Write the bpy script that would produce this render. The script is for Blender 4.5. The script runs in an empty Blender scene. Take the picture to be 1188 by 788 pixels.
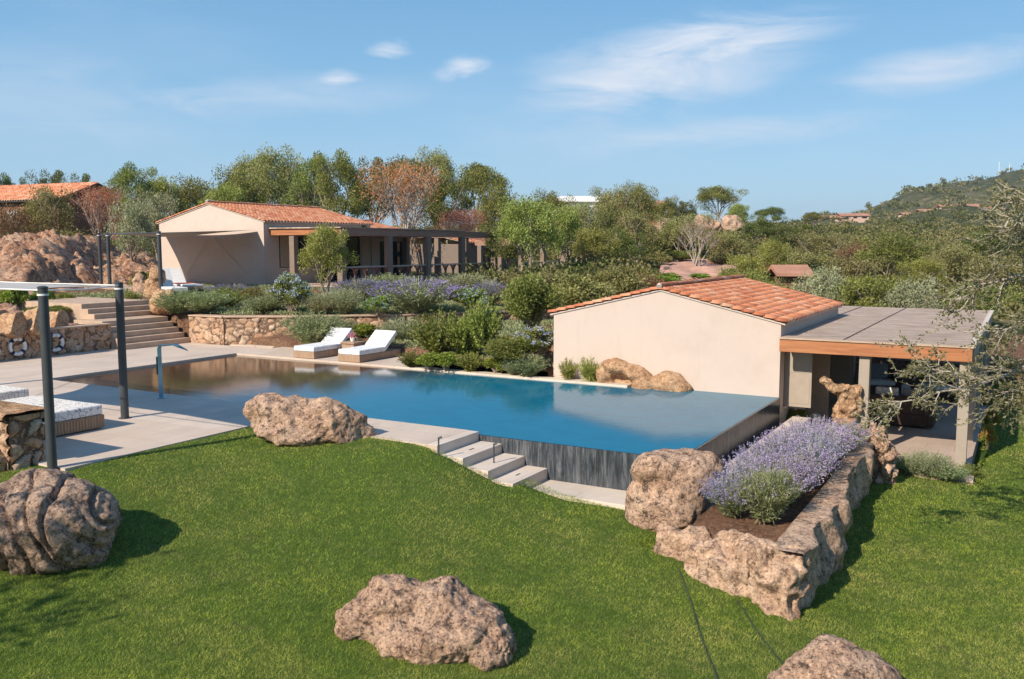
import bpy, math, random
import numpy as np
from mathutils import Vector, Matrix, noise as MN
R = math.radians
rng = np.random.default_rng(7)
random.seed(7)
SC = bpy.context.scene
COL = SC.collection

# ---------------------------------------------------------------- camera, sky, sun, exposure
# Site axes: X runs along the gable walls, Y runs back along the pool; z = 0 is the pool water. The camera is a drone-height lens.
CX, CY, CZ = 4.83, -20.57, 3.5
YAW = R(29.8); PIT = math.atan(109/1040)
cam = bpy.data.cameras.new('camera'); camo = bpy.data.objects.new('camera', cam); COL.objects.link(camo)
cam.sensor_width = 36; cam.lens = 36*1040/1188; cam.clip_end = 9000; cam.clip_start = .1
camo.location = (CX, CY, CZ); camo.rotation_euler = (R(90)-PIT, 0, YAW)
SC.camera = camo
SUN_T = Vector((.33, 1.36, -1.0)).normalized()          # direction the sunlight travels
sun = bpy.data.lights.new('sun', 'SUN'); suno = bpy.data.objects.new('sun', sun); COL.objects.link(suno)
sun.energy = 3.9; sun.angle = R(.53); sun.color = (1, .89, .74)
suno.rotation_euler = SUN_T.to_track_quat('-Z', 'Y').to_euler()
suno.location = (-20, -40, 30)
w = bpy.data.worlds.new('World'); SC.world = w; w.use_nodes = True
nt = w.node_tree; nt.nodes.clear()
def N(nt, typ, **kw):
    n = nt.nodes.new(typ)
    for k, v in kw.items():
        if k.startswith('i_'):
            key = k[2:]; key = int(key) if key.isdigit() else key.replace('_', ' ')
            n.inputs[key].default_value = v
        else: setattr(n, k, v)
    return n
L = lambda nt, a, b: nt.links.new(a, b)
S = -SUN_T
sky = N(nt, 'ShaderNodeTexSky', sky_type='NISHITA', sun_disc=False)
sky.sun_elevation = math.asin(S.z); sky.sun_rotation = math.atan2(S.x, S.y)
sky.air_density = 1.0; sky.dust_density = .15; sky.ozone_density = 3.0; sky.altitude = 50
bg = N(nt, 'ShaderNodeBackground'); bg.inputs[1].default_value = .145
outw = N(nt, 'ShaderNodeOutputWorld')
tc = N(nt, 'ShaderNodeTexCoord')
def ramp(nt, src, stops, interp='LINEAR'):
    r = N(nt, 'ShaderNodeValToRGB'); e = r.color_ramp.elements; r.color_ramp.interpolation = interp
    while len(e) > 1: e.remove(e[-1])
    for i, (p, c) in enumerate(stops):
        if i == 0: e[0].position = p; el = e[0]
        else: el = e.new(p)
        el.color = (*c, 1) if not isinstance(c, (int, float)) else (c, c, c, 1)
    if src is not None: L(nt, src, r.inputs[0])
    return r.outputs[0]
def math_(nt, op, a, b=None, clamp=False):
    m = N(nt, 'ShaderNodeMath', operation=op); m.use_clamp = clamp
    for i, x in enumerate((a, b)):
        if x is None: continue
        if isinstance(x, (int, float)): m.inputs[i].default_value = x
        else: L(nt, x, m.inputs[i])
    return m.outputs[0]
def mixc(nt, fac, a, b, bt='MIX'):
    m = N(nt, 'ShaderNodeMix', data_type='RGBA', blend_type=bt)
    for s, x in ((m.inputs[0], fac), (m.inputs[6], a), (m.inputs[7], b)):
        if isinstance(x, (int, float)): s.default_value = x
        elif isinstance(x, tuple): s.default_value = (*x, 1)
        else: L(nt, x, s)
    return m.outputs[2]
FW = Vector((-math.sin(YAW), math.cos(YAW), 0)); RT = Vector((math.cos(YAW), math.sin(YAW), 0))
def skydir(px, py):
    b = (394-py)/1040; a = (px-594)/1040
    cp, sp = math.cos(PIT), math.sin(PIT)
    v = RT*a + FW*(cp+b*sp) + Vector((0, 0, -sp+b*cp)); return v.normalized()
# thin cirrus drawn on the sky dome: noise inside soft elliptical regions of directions
cmap = N(nt, 'ShaderNodeMapping'); cmap.inputs['Scale'].default_value = (1.0, 1.0, 4.2); cmap.inputs['Rotation'].default_value = (R(4), R(6), 0)
L(nt, tc.outputs['Generated'], cmap.inputs[0])
cn = N(nt, 'ShaderNodeTexNoise', i_Scale=9.0, i_Detail=9.0, i_Roughness=.62, i_Distortion=.8); L(nt, cmap.outputs[0], cn.inputs[0])
cn2 = N(nt, 'ShaderNodeTexNoise', i_Scale=3.0, i_Detail=6.0, i_Roughness=.6); L(nt, cmap.outputs[0], cn2.inputs[0])
total = None
def cloud(px, py, rx, ry, strength, lo, tilt=0):
    global total
    c = skydir(px, py); r = Vector((c.y, -c.x, 0)).normalized(); u = r.cross(c)
    r2 = r*math.cos(R(tilt)) + u*math.sin(R(tilt)); u2 = -r*math.sin(R(tilt)) + u*math.cos(R(tilt))
    def dot(v, s):
        d = N(nt, 'ShaderNodeVectorMath', operation='DOT_PRODUCT'); L(nt, tc.outputs['Generated'], d.inputs[0]); d.inputs[1].default_value = v/s
        return d.outputs['Value']
    dx = dot(r2, rx/1040); dy = dot(u2, ry/1040)
    q = math_(nt, 'SUBTRACT', 1.0, math_(nt, 'ADD', math_(nt, 'MULTIPLY', dx, dx), math_(nt, 'MULTIPLY', dy, dy)), True)
    front = math_(nt, 'GREATER_THAN', dot(c, 1.0), .5)
    q = math_(nt, 'MULTIPLY', q, front)
    m = math_(nt, 'SUBTRACT', math_(nt, 'ADD', cn.outputs[0], math_(nt, 'MULTIPLY', q, .25)), lo)
    m = math_(nt, 'MULTIPLY', math_(nt, 'MULTIPLY', m, 2.6, True), math_(nt, 'MULTIPLY', q, strength))
    total = m if total is None else math_(nt, 'ADD', total, m, True)
cloud(770, 78, 190, 62, .85, .49, 7)
cloud(850, 42, 150, 30, .55, .50, 5)
cloud(690, 110, 120, 30, .35, .48, 8)
cloud(1075, 82, 140, 30, .75, .50, 8)
cloud(865, 152, 190, 24, .5, .49, 4)
cloud(700, 165, 200, 40, .25, .46, 0)
cloud(540, 80, 42, 18, 1.5, .56, 14)
cloud(450, 57, 34, 16, 1.1, .56, 6)
cloud(394, 90, 28, 13, 1.0, .56, 0)
cloud(330, 112, 170, 30, .45, .48, 3)
cloud(60, 120, 220, 60, .3, .45, 0)
veil = math_(nt, 'MULTIPLY', math_(nt, 'SUBTRACT', cn2.outputs[0], .5, True), .45)
tot2 = math_(nt, 'ADD', total, veil, True)
sxyz = N(nt, 'ShaderNodeSeparateXYZ'); L(nt, tc.outputs['Generated'], sxyz.inputs[0])
air = ramp(nt, sxyz.outputs[2], [(0.0, (.40, .62, .80)), (.08, (.31, .55, .77)), (.2, (.185, .43, .69)), (.34, (.108, .315, .59)), (1, (.06, .20, .50))])
airs = mixc(nt, 1.0, air, (4.3, 4.3, 4.3), 'MULTIPLY')
skb = mixc(nt, .85, sky.outputs[0], airs)
skc = mixc(nt, tot2, skb, (3.3, 3.6, 4.1))
L(nt, skc, bg.inputs[0]); L(nt, bg.outputs[0], outw.inputs[0])
SC.view_settings.view_transform = 'Standard'; SC.view_settings.look = 'None'
SC.view_settings.exposure = 0.70; SC.view_settings.gamma = 1; SC.view_settings.use_curve_mapping = False
SC.cycles.max_bounces = 6; SC.cycles.transparent_max_bounces = 8

# ---------------------------------------------------------------- coordinates
CT, ST = math.cos(YAW), math.sin(YAW)
def LD(Lt, D): return CX + Lt*CT - D*ST, CY + Lt*ST + D*CT            # lateral / depth from the lens -> site
def toLD(x, y):
    x = x-CX; y = y-CY; return x*CT + y*ST, -x*ST + y*CT
def at(px, py, z):
    a = (px-594)/1040; b = (394-py)/1040; cp, sp = math.cos(PIT), math.sin(PIT)
    t = (z-CZ)/(-sp+b*cp); x, y = LD(a*t, (cp+b*sp)*t); return x, y
def pd(px, D): return LD((px-594)/1040*D*1.0, D)
def zat(py, D): return CZ + D*math.tan(math.atan((394-py)/1040)-PIT)

# ---------------------------------------------------------------- objects, names, labels
def tag(o, label=None, cat=None, group=None, kind=None):
    if label: o['label'] = label
    if cat: o['category'] = cat
    if group: o['group'] = group
    if kind: o['kind'] = kind
    return o
def empty(name, loc, rz=0, label=None, cat=None, group=None):
    o = bpy.data.objects.new(name, None); COL.objects.link(o); o.location = loc; o.rotation_euler = (0, 0, rz); o.empty_display_size = .2
    return tag(o, label, cat, group)
def link(name, me, parent=None, loc=(0, 0, 0), rz=0, scale=(1, 1, 1)):
    o = bpy.data.objects.new(name, me); COL.objects.link(o); o.location = loc; o.rotation_euler = (0, 0, rz); o.scale = scale
    if parent: o.parent = parent
    return o
def npmesh(name, V, F, mats, rnd=None, smooth=False, uv=None):
    """V (n,3), F (m,k) constant k."""
    V = np.asarray(V, np.float32); F = np.asarray(F, np.int32); me = bpy.data.meshes.new(name)
    m, k = F.shape
    me.vertices.add(len(V)); me.vertices.foreach_set('co', V.ravel())
    me.loops.add(m*k); me.loops.foreach_set('vertex_index', F.ravel())
    me.polygons.add(m); me.polygons.foreach_set('loop_start', np.arange(0, m*k, k, dtype=np.int32)); 
    me.polygons.foreach_set('loop_total', np.full(m, k, np.int32))
    if smooth: me.polygons.foreach_set('use_smooth', np.ones(m, bool))
    if rnd is not None:
        a = me.attributes.new('rnd', 'FLOAT', 'FACE'); a.data.foreach_set('value', np.asarray(rnd, np.float32))
    me.update(calc_edges=True); me.validate()
    for mt in (mats if isinstance(mats, (list, tuple)) else [mats]): me.materials.append(mt)
    return me
class MB:
    def __init__(s): s.v = []; s.f = []
    def add(s, vs, fs):
        b = len(s.v); s.v += [tuple(v) for v in vs]; s.f += [tuple(i+b for i in f) for f in fs]; return s
    def box(s, x0, x1, y0, y1, z0, z1):
        return s.add([(x0, y0, z0), (x1, y0, z0), (x1, y1, z0), (x0, y1, z0), (x0, y0, z1), (x1, y0, z1), (x1, y1, z1), (x0, y1, z1)],
                     [(0, 3, 2, 1), (4, 5, 6, 7), (0, 1, 5, 4), (1, 2, 6, 5), (2, 3, 7, 6), (3, 0, 4, 7)])
    def prism(s, poly, z0, z1):
        n = len(poly); zz0 = z0 if isinstance(z0, (list, tuple)) else [z0]*n; zz1 = z1 if isinstance(z1, (list, tuple)) else [z1]*n
        vs = [(p[0], p[1], zz0[i]) for i, p in enumerate(poly)] + [(p[0], p[1], zz1[i]) for i, p in enumerate(poly)]
        return s.add(vs, [tuple(range(n))[::-1], tuple(range(n, 2*n))] + [(i, (i+1) % n, n+(i+1) % n, n+i) for i in range(n)])
    def extr(s, prof, axis, a, b):
        """profile of (p,q) extruded along axis: 'x' -> (p,q)=(y,z); 'y' -> (x,z)"""
        n = len(prof)
        mk = (lambda p, t: (t, p[0], p[1])) if axis == 'x' else (lambda p, t: (p[0], t, p[1]))
        return s.add([mk(p, a) for p in prof]+[mk(p, b) for p in prof], [tuple(range(n))[::-1], tuple(range(n, 2*n))] + [(i, (i+1) % n, n+(i+1) % n, n+i) for i in range(n)])
    def bar(s, a, b, wx, wz=None):
        wz = wz or wx; a = Vector(a); b = Vector(b); d = (b-a).normalized(); up = Vector((0, 0, 1)) if abs(d.z) < .95 else Vector((0, 1, 0))
        r = d.cross(up).normalized()*wx/2; u = r.cross(d).normalized()*wz/2
        vs = [a-r-u, a+r-u, a+r+u, a-r+u, b-r-u, b+r-u, b+r+u, b-r+u]
        return s.add(vs, [(0, 1, 2, 3), (7, 6, 5, 4), (1, 0, 4, 5), (2, 1, 5, 6), (3, 2, 6, 7), (0, 3, 7, 4)])
    def tube(s, pts, rad, n=10, caps=True):
        pts = [Vector(p) for p in pts]; rad = rad if isinstance(rad, (list, tuple)) else [rad]*len(pts)
        rings = []; ref = Vector((.31, .17, .93)).normalized()
        for i, p in enumerate(pts):
            d = (pts[min(i+1, len(pts)-1)]-pts[max(i-1, 0)]).normalized()
            if abs(d.dot(ref)) > .97: ref = Vector((1, 0, 0))
            a = d.cross(ref).normalized(); c = d.cross(a)
            rings.append([p+(a*math.cos(2*math.pi*k/n)+c*math.sin(2*math.pi*k/n))*rad[i] for k in range(n)])
        vs = [v for r in rings for v in r]; fs = []
        for i in range(len(pts)-1):
            for k in range(n): fs.append((i*n+k, i*n+(k+1) % n, (i+1)*n+(k+1) % n, (i+1)*n+k))
        if caps: fs += [tuple(range(n))[::-1], tuple(range((len(pts)-1)*n, len(pts)*n))]
        return s.add(vs, fs)
    def mesh(s, name, m, smooth=False, bevel=0, seg=2):
        me = bpy.data.meshes.new(name); me.from_pydata(s.v, [], s.f); me.validate(); me.update()
        for mt in (m if isinstance(m, (list, tuple)) else [m]): me.materials.append(mt)
        if bevel:
            import bmesh
            bm = bmesh.new(); bm.from_mesh(me)
            bmesh.ops.recalc_face_normals(bm, faces=bm.faces)
            bmesh.ops.bevel(bm, geom=[e for e in bm.edges if len(e.link_faces) == 2 and e.calc_face_angle(0) > .6], offset=bevel, segments=seg, affect='EDGES', profile=.6, clamp_overlap=True)
            bm.to_mesh(me); bm.free()
        else:
            import bmesh
            bm = bmesh.new(); bm.from_mesh(me); bmesh.ops.recalc_face_normals(bm, faces=bm.faces); bm.to_mesh(me); bm.free()
        if smooth:
            me.polygons.foreach_set('use_smooth', np.ones(len(me.polygons), bool))
            try: me.set_sharp_from_angle(angle=R(40))
            except Exception: pass
        return me
    def build(s, name, m, parent=None, smooth=False, bevel=0, loc=(0, 0, 0), rz=0, seg=2):
        return link(name, s.mesh(name, m, smooth, bevel, seg), parent, loc, rz)

# ---------------------------------------------------------------- materials
def newmat(name, rough=.8, spec=.3):
    m = bpy.data.materials.new(name); m.use_nodes = True; nt = m.node_tree
    b = nt.nodes['Principled BSDF']; b.inputs['Roughness'].default_value = rough; b.inputs['Specular IOR Level'].default_value = spec
    return m, nt, b
def coord(nt, kind='Object', scale=(1, 1, 1), rot=(0, 0, 0)):
    t = N(nt, 'ShaderNodeTexCoord') if kind != 'World' else N(nt, 'ShaderNodeNewGeometry')
    mp = N(nt, 'ShaderNodeMapping'); mp.inputs['Scale'].default_value = scale; mp.inputs['Rotation'].default_value = rot
    L(nt, t.outputs['Position' if kind == 'World' else kind], mp.inputs[0]); return mp.outputs[0]
def noise(nt, co, sc, det=4, rough=.55, dist=0):
    n = N(nt, 'ShaderNodeTexNoise', i_Scale=sc, i_Detail=det, i_Roughness=rough, i_Distortion=dist); L(nt, co, n.inputs[0]); return n.outputs[0]
def bump(nt, b, h, strength, dist=.02):
    bp = N(nt, 'ShaderNodeBump'); bp.inputs['Strength'].default_value = strength; bp.inputs['Distance'].default_value = dist
    L(nt, h, bp.inputs['Height'])
    prev = b.inputs['Normal'].links
    if prev: L(nt, prev[0].from_socket, bp.inputs['Normal'])
    L(nt, bp.outputs[0], b.inputs['Normal'])
def simple(name, c, rough=.6, spec=.3, var=.12, sc=6, bmp=0, metal=0):
    m, nt, b = newmat(name, rough, spec); co = coord(nt)
    f = noise(nt, co, sc, 5)
    lo = tuple(x*(1-var) for x in c); hi = tuple(min(1, x*(1+var)) for x in c)
    L(nt, ramp(nt, f, [(.3, lo), (.7, hi)]), b.inputs['Base Color']); b.inputs['Metallic'].default_value = metal
    if bmp: bump(nt, b, noise(nt, co, sc*8, 4), bmp, .01)
    return m
def m_plaster():
    m, nt, b = newmat('plaster', .92, .15); co = coord(nt, 'World')
    f = noise(nt, co, .7, 6, .6); f2 = noise(nt, co, 5, 5, .6)
    c = mixc(nt, f, (.545, .44, .375), (.59, .49, .42)); c = mixc(nt, math_(nt, 'MULTIPLY', f2, .35), c, (.54, .435, .37))
    sx = noise(nt, coord(nt, 'World', (2.4, 2.4, .25)), 1.5, 5, .7)
    c = mixc(nt, ramp(nt, sx, [(.56, 0.0), (.72, .25)]), c, (.45, .355, .29)); c = mixc(nt, 1.0, c, ramp(nt, noise(nt, co, 1.6, 7, .7), [(.34, (.94, .935, .93)), (.52, (1, 1, 1))]), 'MULTIPLY')
    L(nt, c, b.inputs['Base Color']); bump(nt, b, noise(nt, co, 60, 4), .25, .006); bump(nt, b, f2, .2, .01); return m
def m_tile():
    m, nt, b = newmat('terracotta_tile', .85, .2)
    a = N(nt, 'ShaderNodeAttribute', attribute_name='rnd'); co = coord(nt, 'World')
    c = ramp(nt, a.outputs['Fac'], [(0, (.42, .13, .065)), (.2, (.55, .19, .09)), (.55, (.64, .25, .125)), (.75, (.66, .33, .19)), (.9, (.72, .50, .36)), (1, (.75, .60, .48))])
    f = noise(nt, co, 9, 6, .7); c = mixc(nt, math_(nt, 'MULTIPLY', math_(nt, 'SUBTRACT', f, .52, True), 2.2), c, (.62, .47, .36))
    f2 = noise(nt, co, 2.3, 5, .65); c = mixc(nt, math_(nt, 'MULTIPLY', math_(nt, 'SUBTRACT', f2, .55, True), 2.0), c, (.22, .12, .08))
    L(nt, c, b.inputs['Base Color']); bump(nt, b, f, .3, .01); return m
def m_deck(name='travertine', tint=(.61, .495, .40), jx=1.2, jy=.6, world=True):
    m, nt, b = newmat(name, .7, .3); co = coord(nt, 'World')
    f = noise(nt, coord(nt, 'World', (1, .32, 1), (0, 0, R(0))), 1.6, 7, .62, .6); f2 = noise(nt, co, 14, 6, .7)
    c = ramp(nt, f, [(.25, tuple(x*.82 for x in tint)), (.5, tint), (.75, tuple(min(1, x*1.12) for x in tint))])
    c = mixc(nt, math_(nt, 'MULTIPLY', math_(nt, 'SUBTRACT', f2, .5, True), .9), c, (.42, .30, .22))
    br = N(nt, 'ShaderNodeTexBrick', offset=.5, i_Scale=1.0); br.inputs['Mortar Size'].default_value = .006
    br.inputs['Brick Width'].default_value = jx; br.inputs['Row Height'].default_value = jy
    br.inputs['Color1'].default_value = (1, 1, 1, 1); br.inputs['Color2'].default_value = (.9, .885, .87, 1); br.inputs['Mortar'].default_value = (.68, .62, .56, 1)
    L(nt, co, br.inputs[0]); c = mixc(nt, .75, c, br.outputs['Color'], 'MULTIPLY')
    st = noise(nt, coord(nt, 'World', (.25, 1, 1)), .8, 4, .6); c = mixc(nt, math_(nt, 'MULTIPLY', math_(nt, 'SUBTRACT', st, .54, True), 1.6), c, (.52, .36, .27))
    L(nt, c, b.inputs['Base Color']); bump(nt, b, f2, .15, .006); return m
def m_rubble(name='rubble_stone', sc=4.4, warm=1.0):
    m, nt, b = newmat(name, .9, .15); co = coord(nt, 'World')
    nz = N(nt, 'ShaderNodeTexNoise', i_Scale=2.5, i_Detail=3.0); L(nt, co, nz.inputs[0])
    wp = mixc(nt, .16, co, nz.outputs['Color'], 'ADD')
    v = N(nt, 'ShaderNodeTexVoronoi', feature='F1', i_Scale=sc); L(nt, wp, v.inputs[0])
    e = N(nt, 'ShaderNodeTexVoronoi', feature='DISTANCE_TO_EDGE', i_Scale=sc); L(nt, wp, e.inputs[0])
    sep = N(nt, 'ShaderNodeSeparateColor'); L(nt, v.outputs['Color'], sep.inputs[0])
    c = ramp(nt, sep.outputs[0], [(0, (.36, .20, .12)), (.3, (.46, .29, .18)), (.55, (.52, .36, .24)), (.8, (.40, .25, .17)), (1, (.56, .43, .31))])
    f = noise(nt, co, 16, 6, .7); c = mixc(nt, math_(nt, 'MULTIPLY', f, .5), c, (.34, .21, .14), 'MIX')
    g = math_(nt, 'MULTIPLY', e.outputs['Distance'], 16, True)
    c = mixc(nt, math_(nt, 'ADD', math_(nt, 'MULTIPLY', g, .75), .25), (.30, .18, .12), c); L(nt, c, b.inputs['Base Color'])
    h = math_(nt, 'ADD', math_(nt, 'MULTIPLY', math_(nt, 'MULTIPLY', e.outputs['Distance'], 7, True), 1.0), math_(nt, 'MULTIPLY', f, .35))
    bump(nt, b, h, .9, .05); return m
def m_rock(name, base, dark, light, lichen=.4, sc=1.0, speck=(.085, .06, .05)):
    m, nt, b = newmat(name, .95, .08); co = coord(nt, 'World')
    f = noise(nt, co, 1.5*sc, 8, .7, .4); g = noise(nt, co, 9*sc, 8, .75, .25); h = noise(nt, co, 34*sc, 5, .7); k = noise(nt, co, 3.6*sc, 8, .75, .3)
    c = ramp(nt, f, [(.36, dark), (.48, base), (.62, light)])
    pale = tuple(min(1, x*k_) for x, k_ in zip(light, (1.38, 1.33, 1.25)))
    c = mixc(nt, math_(nt, 'MULTIPLY', math_(nt, 'SUBTRACT', g, .52, True), 9, True), c, pale)
    c = mixc(nt, math_(nt, 'MULTIPLY', math_(nt, 'MULTIPLY', math_(nt, 'SUBTRACT', .465, g, True), 22, True), .85), c, speck)
    c = mixc(nt, math_(nt, 'MULTIPLY', math_(nt, 'MULTIPLY', math_(nt, 'SUBTRACT', h, .555, True), 22, True), .8), c, speck)
    c = mixc(nt, math_(nt, 'MULTIPLY', math_(nt, 'MULTIPLY', math_(nt, 'SUBTRACT', .44, h, True), 16, True), .7), c, pale)
    c = mixc(nt, math_(nt, 'MULTIPLY', math_(nt, 'SUBTRACT', k, .53, True), 7*lichen, True), c, (.32, .27, .205))
    k2 = noise(nt, co, 6*sc, 8, .8); c = mixc(nt, math_(nt, 'MULTIPLY', math_(nt, 'SUBTRACT', k2, .58, True), 8*lichen, True), c, (.33, .31, .20))
    L(nt, c, b.inputs['Base Color']); bump(nt, b, k, .8, .08); bump(nt, b, g, 1.0, .05); bump(nt, b, h, .8, .014); return m
def m_leaf(name, cols, trans=.3, rough=.55, objvar=.25, nsc=.6):
    m = bpy.data.materials.new(name); m.use_nodes = True; nt = m.node_tree; nt.nodes.clear()
    a = N(nt, 'ShaderNodeAttribute', attribute_name='rnd')
    n = len(cols); c = ramp(nt, a.outputs['Fac'], [(i/(n-1), cc) for i, cc in enumerate(cols)])
    f = noise(nt, coord(nt, 'World'), nsc, 3); oi = N(nt, 'ShaderNodeObjectInfo')
    hsv = N(nt, 'ShaderNodeHueSaturation'); L(nt, c, hsv.inputs['Color'])
    L(nt, math_(nt, 'ADD', math_(nt, 'MULTIPLY', math_(nt, 'SUBTRACT', oi.outputs['Random'], .5), .05), .5), hsv.inputs['Hue'])
    L(nt, math_(nt, 'ADD', math_(nt, 'MULTIPLY', f, .7), math_(nt, 'ADD', math_(nt, 'MULTIPLY', oi.outputs['Random'], objvar), .65-objvar/2)), hsv.inputs['Value'])
    d = N(nt, 'ShaderNodeBsdfPrincipled'); d.inputs['Roughness'].default_value = rough; d.inputs['Specular IOR Level'].default_value = .25
    t = N(nt, 'ShaderNodeBsdfTranslucent'); mx = N(nt, 'ShaderNodeMixShader', i_0=trans); o = N(nt, 'ShaderNodeOutputMaterial')
    L(nt, hsv.outputs[0], d.inputs['Base Color']); L(nt, mixc(nt, 1.0, hsv.outputs[0], (1.25, 1.3, .6), 'MULTIPLY'), t.inputs[0])
    L(nt, d.outputs[0], mx.inputs[1]); L(nt, t.outputs[0], mx.inputs[2]); L(nt, mx.outputs[0], o.inputs[0]); return m
def m_wood(name, c1, c2, rough=.6, axis=0, sc=1.0):
    m, nt, b = newmat(name, rough, .3); s = [9*sc]*3; s[axis] = .6*sc
    co = coord(nt, 'World', tuple(s)); f = noise(nt, co, 1.5, 7, .7, .5)
    L(nt, ramp(nt, f, [(.3, c1), (.65, c2)]), b.inputs['Base Color']); bump(nt, b, f, .3, .01); return m
M = {}
M['plaster'] = m_plaster(); M['tile'] = m_tile(); M['deck'] = m_deck(); M['rubble'] = m_rubble()
M['coping'] = m_deck('pale_coping_stone', (.66, .56, .465), 1.0, 4)
M['patio'] = m_deck('patio_stone', (.52, .40, .32), .6, .6)
M['granite'] = m_rock('pink_granite', (.51, .325, .225), (.39, .24, .16), (.58, .405, .295), .16)
M['granite_dark'] = m_rock('weathered_granite', (.45, .30, .215), (.32, .21, .15), (.53, .375, .28), .2)
M['tafoni'] = m_rock('orange_granite', (.50, .30, .17), (.38, .20, .11), (.56, .38, .24), .06, 1.0, (.24, .13, .075))
M['outcrop'] = m_rock('outcrop_rock', (.40, .215, .13), (.22, .105, .062), (.50, .34, .24), .06, .55, (.15, .07, .045))
M['soil'] = m_rock('garden_soil', (.20, .105, .065), (.13, .07, .045), (.27, .16, .10), .05, 1.5, (.10, .06, .045))
M['dark_metal'] = simple('anthracite_metal', (.055, .06, .065), .45, .5, .1)
M['steel'] = simple('brushed_steel', (.22, .45, .62), .25, .6, .08, metal=.85)
M['taupe'] = simple('taupe_paint', (.36, .30, .24), .6, .3, .06)
M['beam_orange'] = m_wood('larch_beam', (.30, .11, .05), (.47, .20, .085), .55, 0)
M['beam_brown'] = m_wood('brown_beam', (.24, .13, .095), (.36, .22, .165), .7, 1)
M['wood_red'] = m_wood('reddish_wood', (.15, .06, .045), (.25, .11, .08), .7, 2)
M['wicker'] = m_wood('rattan', (.26, .16, .10), (.44, .30, .20), .7, 2, 2.2)
M['trunk'] = m_wood('bark', (.20, .15, .11), (.38, .31, .25), .9, 2, .6)
M['trunk_pale'] = m_wood('pale_bark', (.30, .25, .20), (.50, .44, .37), .9, 2, .8)
M['white'] = simple('white_canvas', (.78, .76, .73), .85, .1, .04)
M['sail'] = simple('sail_canvas', (.42, .40, .38), .9, .05, .05)
M['rope'] = simple('pale_cord', (.62, .52, .42), .9, .1, .05)
M['navy'] = simple('navy_band', (.02, .03, .07), .6, .3, .05)
M['red'] = simple('red_cloth', (.45, .08, .05), .8, .1, .05)
M['plastic_dark'] = simple('dark_plastic', (.035, .04, .035), .4, .4, .1)
M['grey_cushion'] = simple('grey_cushion', (.24, .25, .27), .9, .1, .08)
M['glass'] = simple('dark_glass', (.02, .025, .03), .06, .7, .1)
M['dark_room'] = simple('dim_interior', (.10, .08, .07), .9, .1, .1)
M['frame_dark'] = simple('bronze_frame', (.06, .05, .045), .5, .4, .1)
# patterned fabric
def m_pattern():
    m, nt, b = newmat('leafy_blue_print', .9, .1); co = coord(nt, 'World')
    nz = N(nt, 'ShaderNodeTexNoise', i_Scale=4.0, i_Detail=2.0); L(nt, co, nz.inputs[0])
    wp = mixc(nt, .25, co, nz.outputs['Color'], 'ADD'); e = N(nt, 'ShaderNodeTexVoronoi', feature='DISTANCE_TO_EDGE', i_Scale=9.0); L(nt, wp, e.inputs[0])
    k = math_(nt, 'MULTIPLY', e.outputs['Distance'], 18, True); f = noise(nt, co, 6, 3)
    k = math_(nt, 'ADD', k, math_(nt, 'GREATER_THAN', f, .60), True)
    L(nt, mixc(nt, k, (.12, .14, .22), (.76, .74, .71)), b.inputs['Base Color']); return m
M['print'] = m_pattern()
def m_faint():
    m, nt, b = newmat('white_mattress_print', .9, .1); co = coord(nt, 'World')
    e = N(nt, 'ShaderNodeTexVoronoi', feature='DISTANCE_TO_EDGE', i_Scale=7.0); L(nt, co, e.inputs[0])
    k = math_(nt, 'MULTIPLY', e.outputs['Distance'], 14, True)
    L(nt, mixc(nt, k, (.50, .52, .56), (.80, .78, .75)), b.inputs['Base Color']); return m
M['faint'] = m_faint()
def m_reed():
    m, nt, b = newmat('reed_matting', .9, .15); co = coord(nt, 'World', (.7, 7, 1)); co2 = coord(nt, 'World')
    f = noise(nt, co, 1.6, 8, .8, .1); g = noise(nt, co2, .9, 6, .65)
    c = ramp(nt, f, [(.36, (.19, .13, .10)), (.47, (.42, .31, .24)), (.55, (.60, .47, .37)), (.66, (.74, .61, .50))])
    c = mixc(nt, math_(nt, 'MULTIPLY', g, .3), c, (.34, .24, .18)); L(nt, c, b.inputs['Base Color']); bump(nt, b, f, 1.0, .04); return m
M['reed'] = m_reed()
def m_slate():
    m, nt, b = newmat('wet_slate', .16, .5); co = coord(nt, 'World', (5, 5, .55))
    f = noise(nt, co, 2.2, 8, .78, .5); g = noise(nt, coord(nt, 'World'), 10, 5, .7); st = noise(nt, coord(nt, 'World', (14, 14, .5)), 1.5, 6, .8)
    c = ramp(nt, f, [(.32, (.012, .015, .02)), (.48, (.04, .047, .056)), (.60, (.11, .12, .135)), (.72, (.26, .26, .26))])
    c = mixc(nt, math_(nt, 'MULTIPLY', math_(nt, 'SUBTRACT', st, .54, True), 3.5, True), c, (.30, .29, .28))
    c = mixc(nt, math_(nt, 'MULTIPLY', math_(nt, 'SUBTRACT', g, .58, True), 2, True), c, (.12, .085, .065))
    L(nt, c, b.inputs['Base Color']); bump(nt, b, f, .5, .015); bump(nt, b, st, .3, .006); return m
M['slate'] = m_slate()
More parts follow.
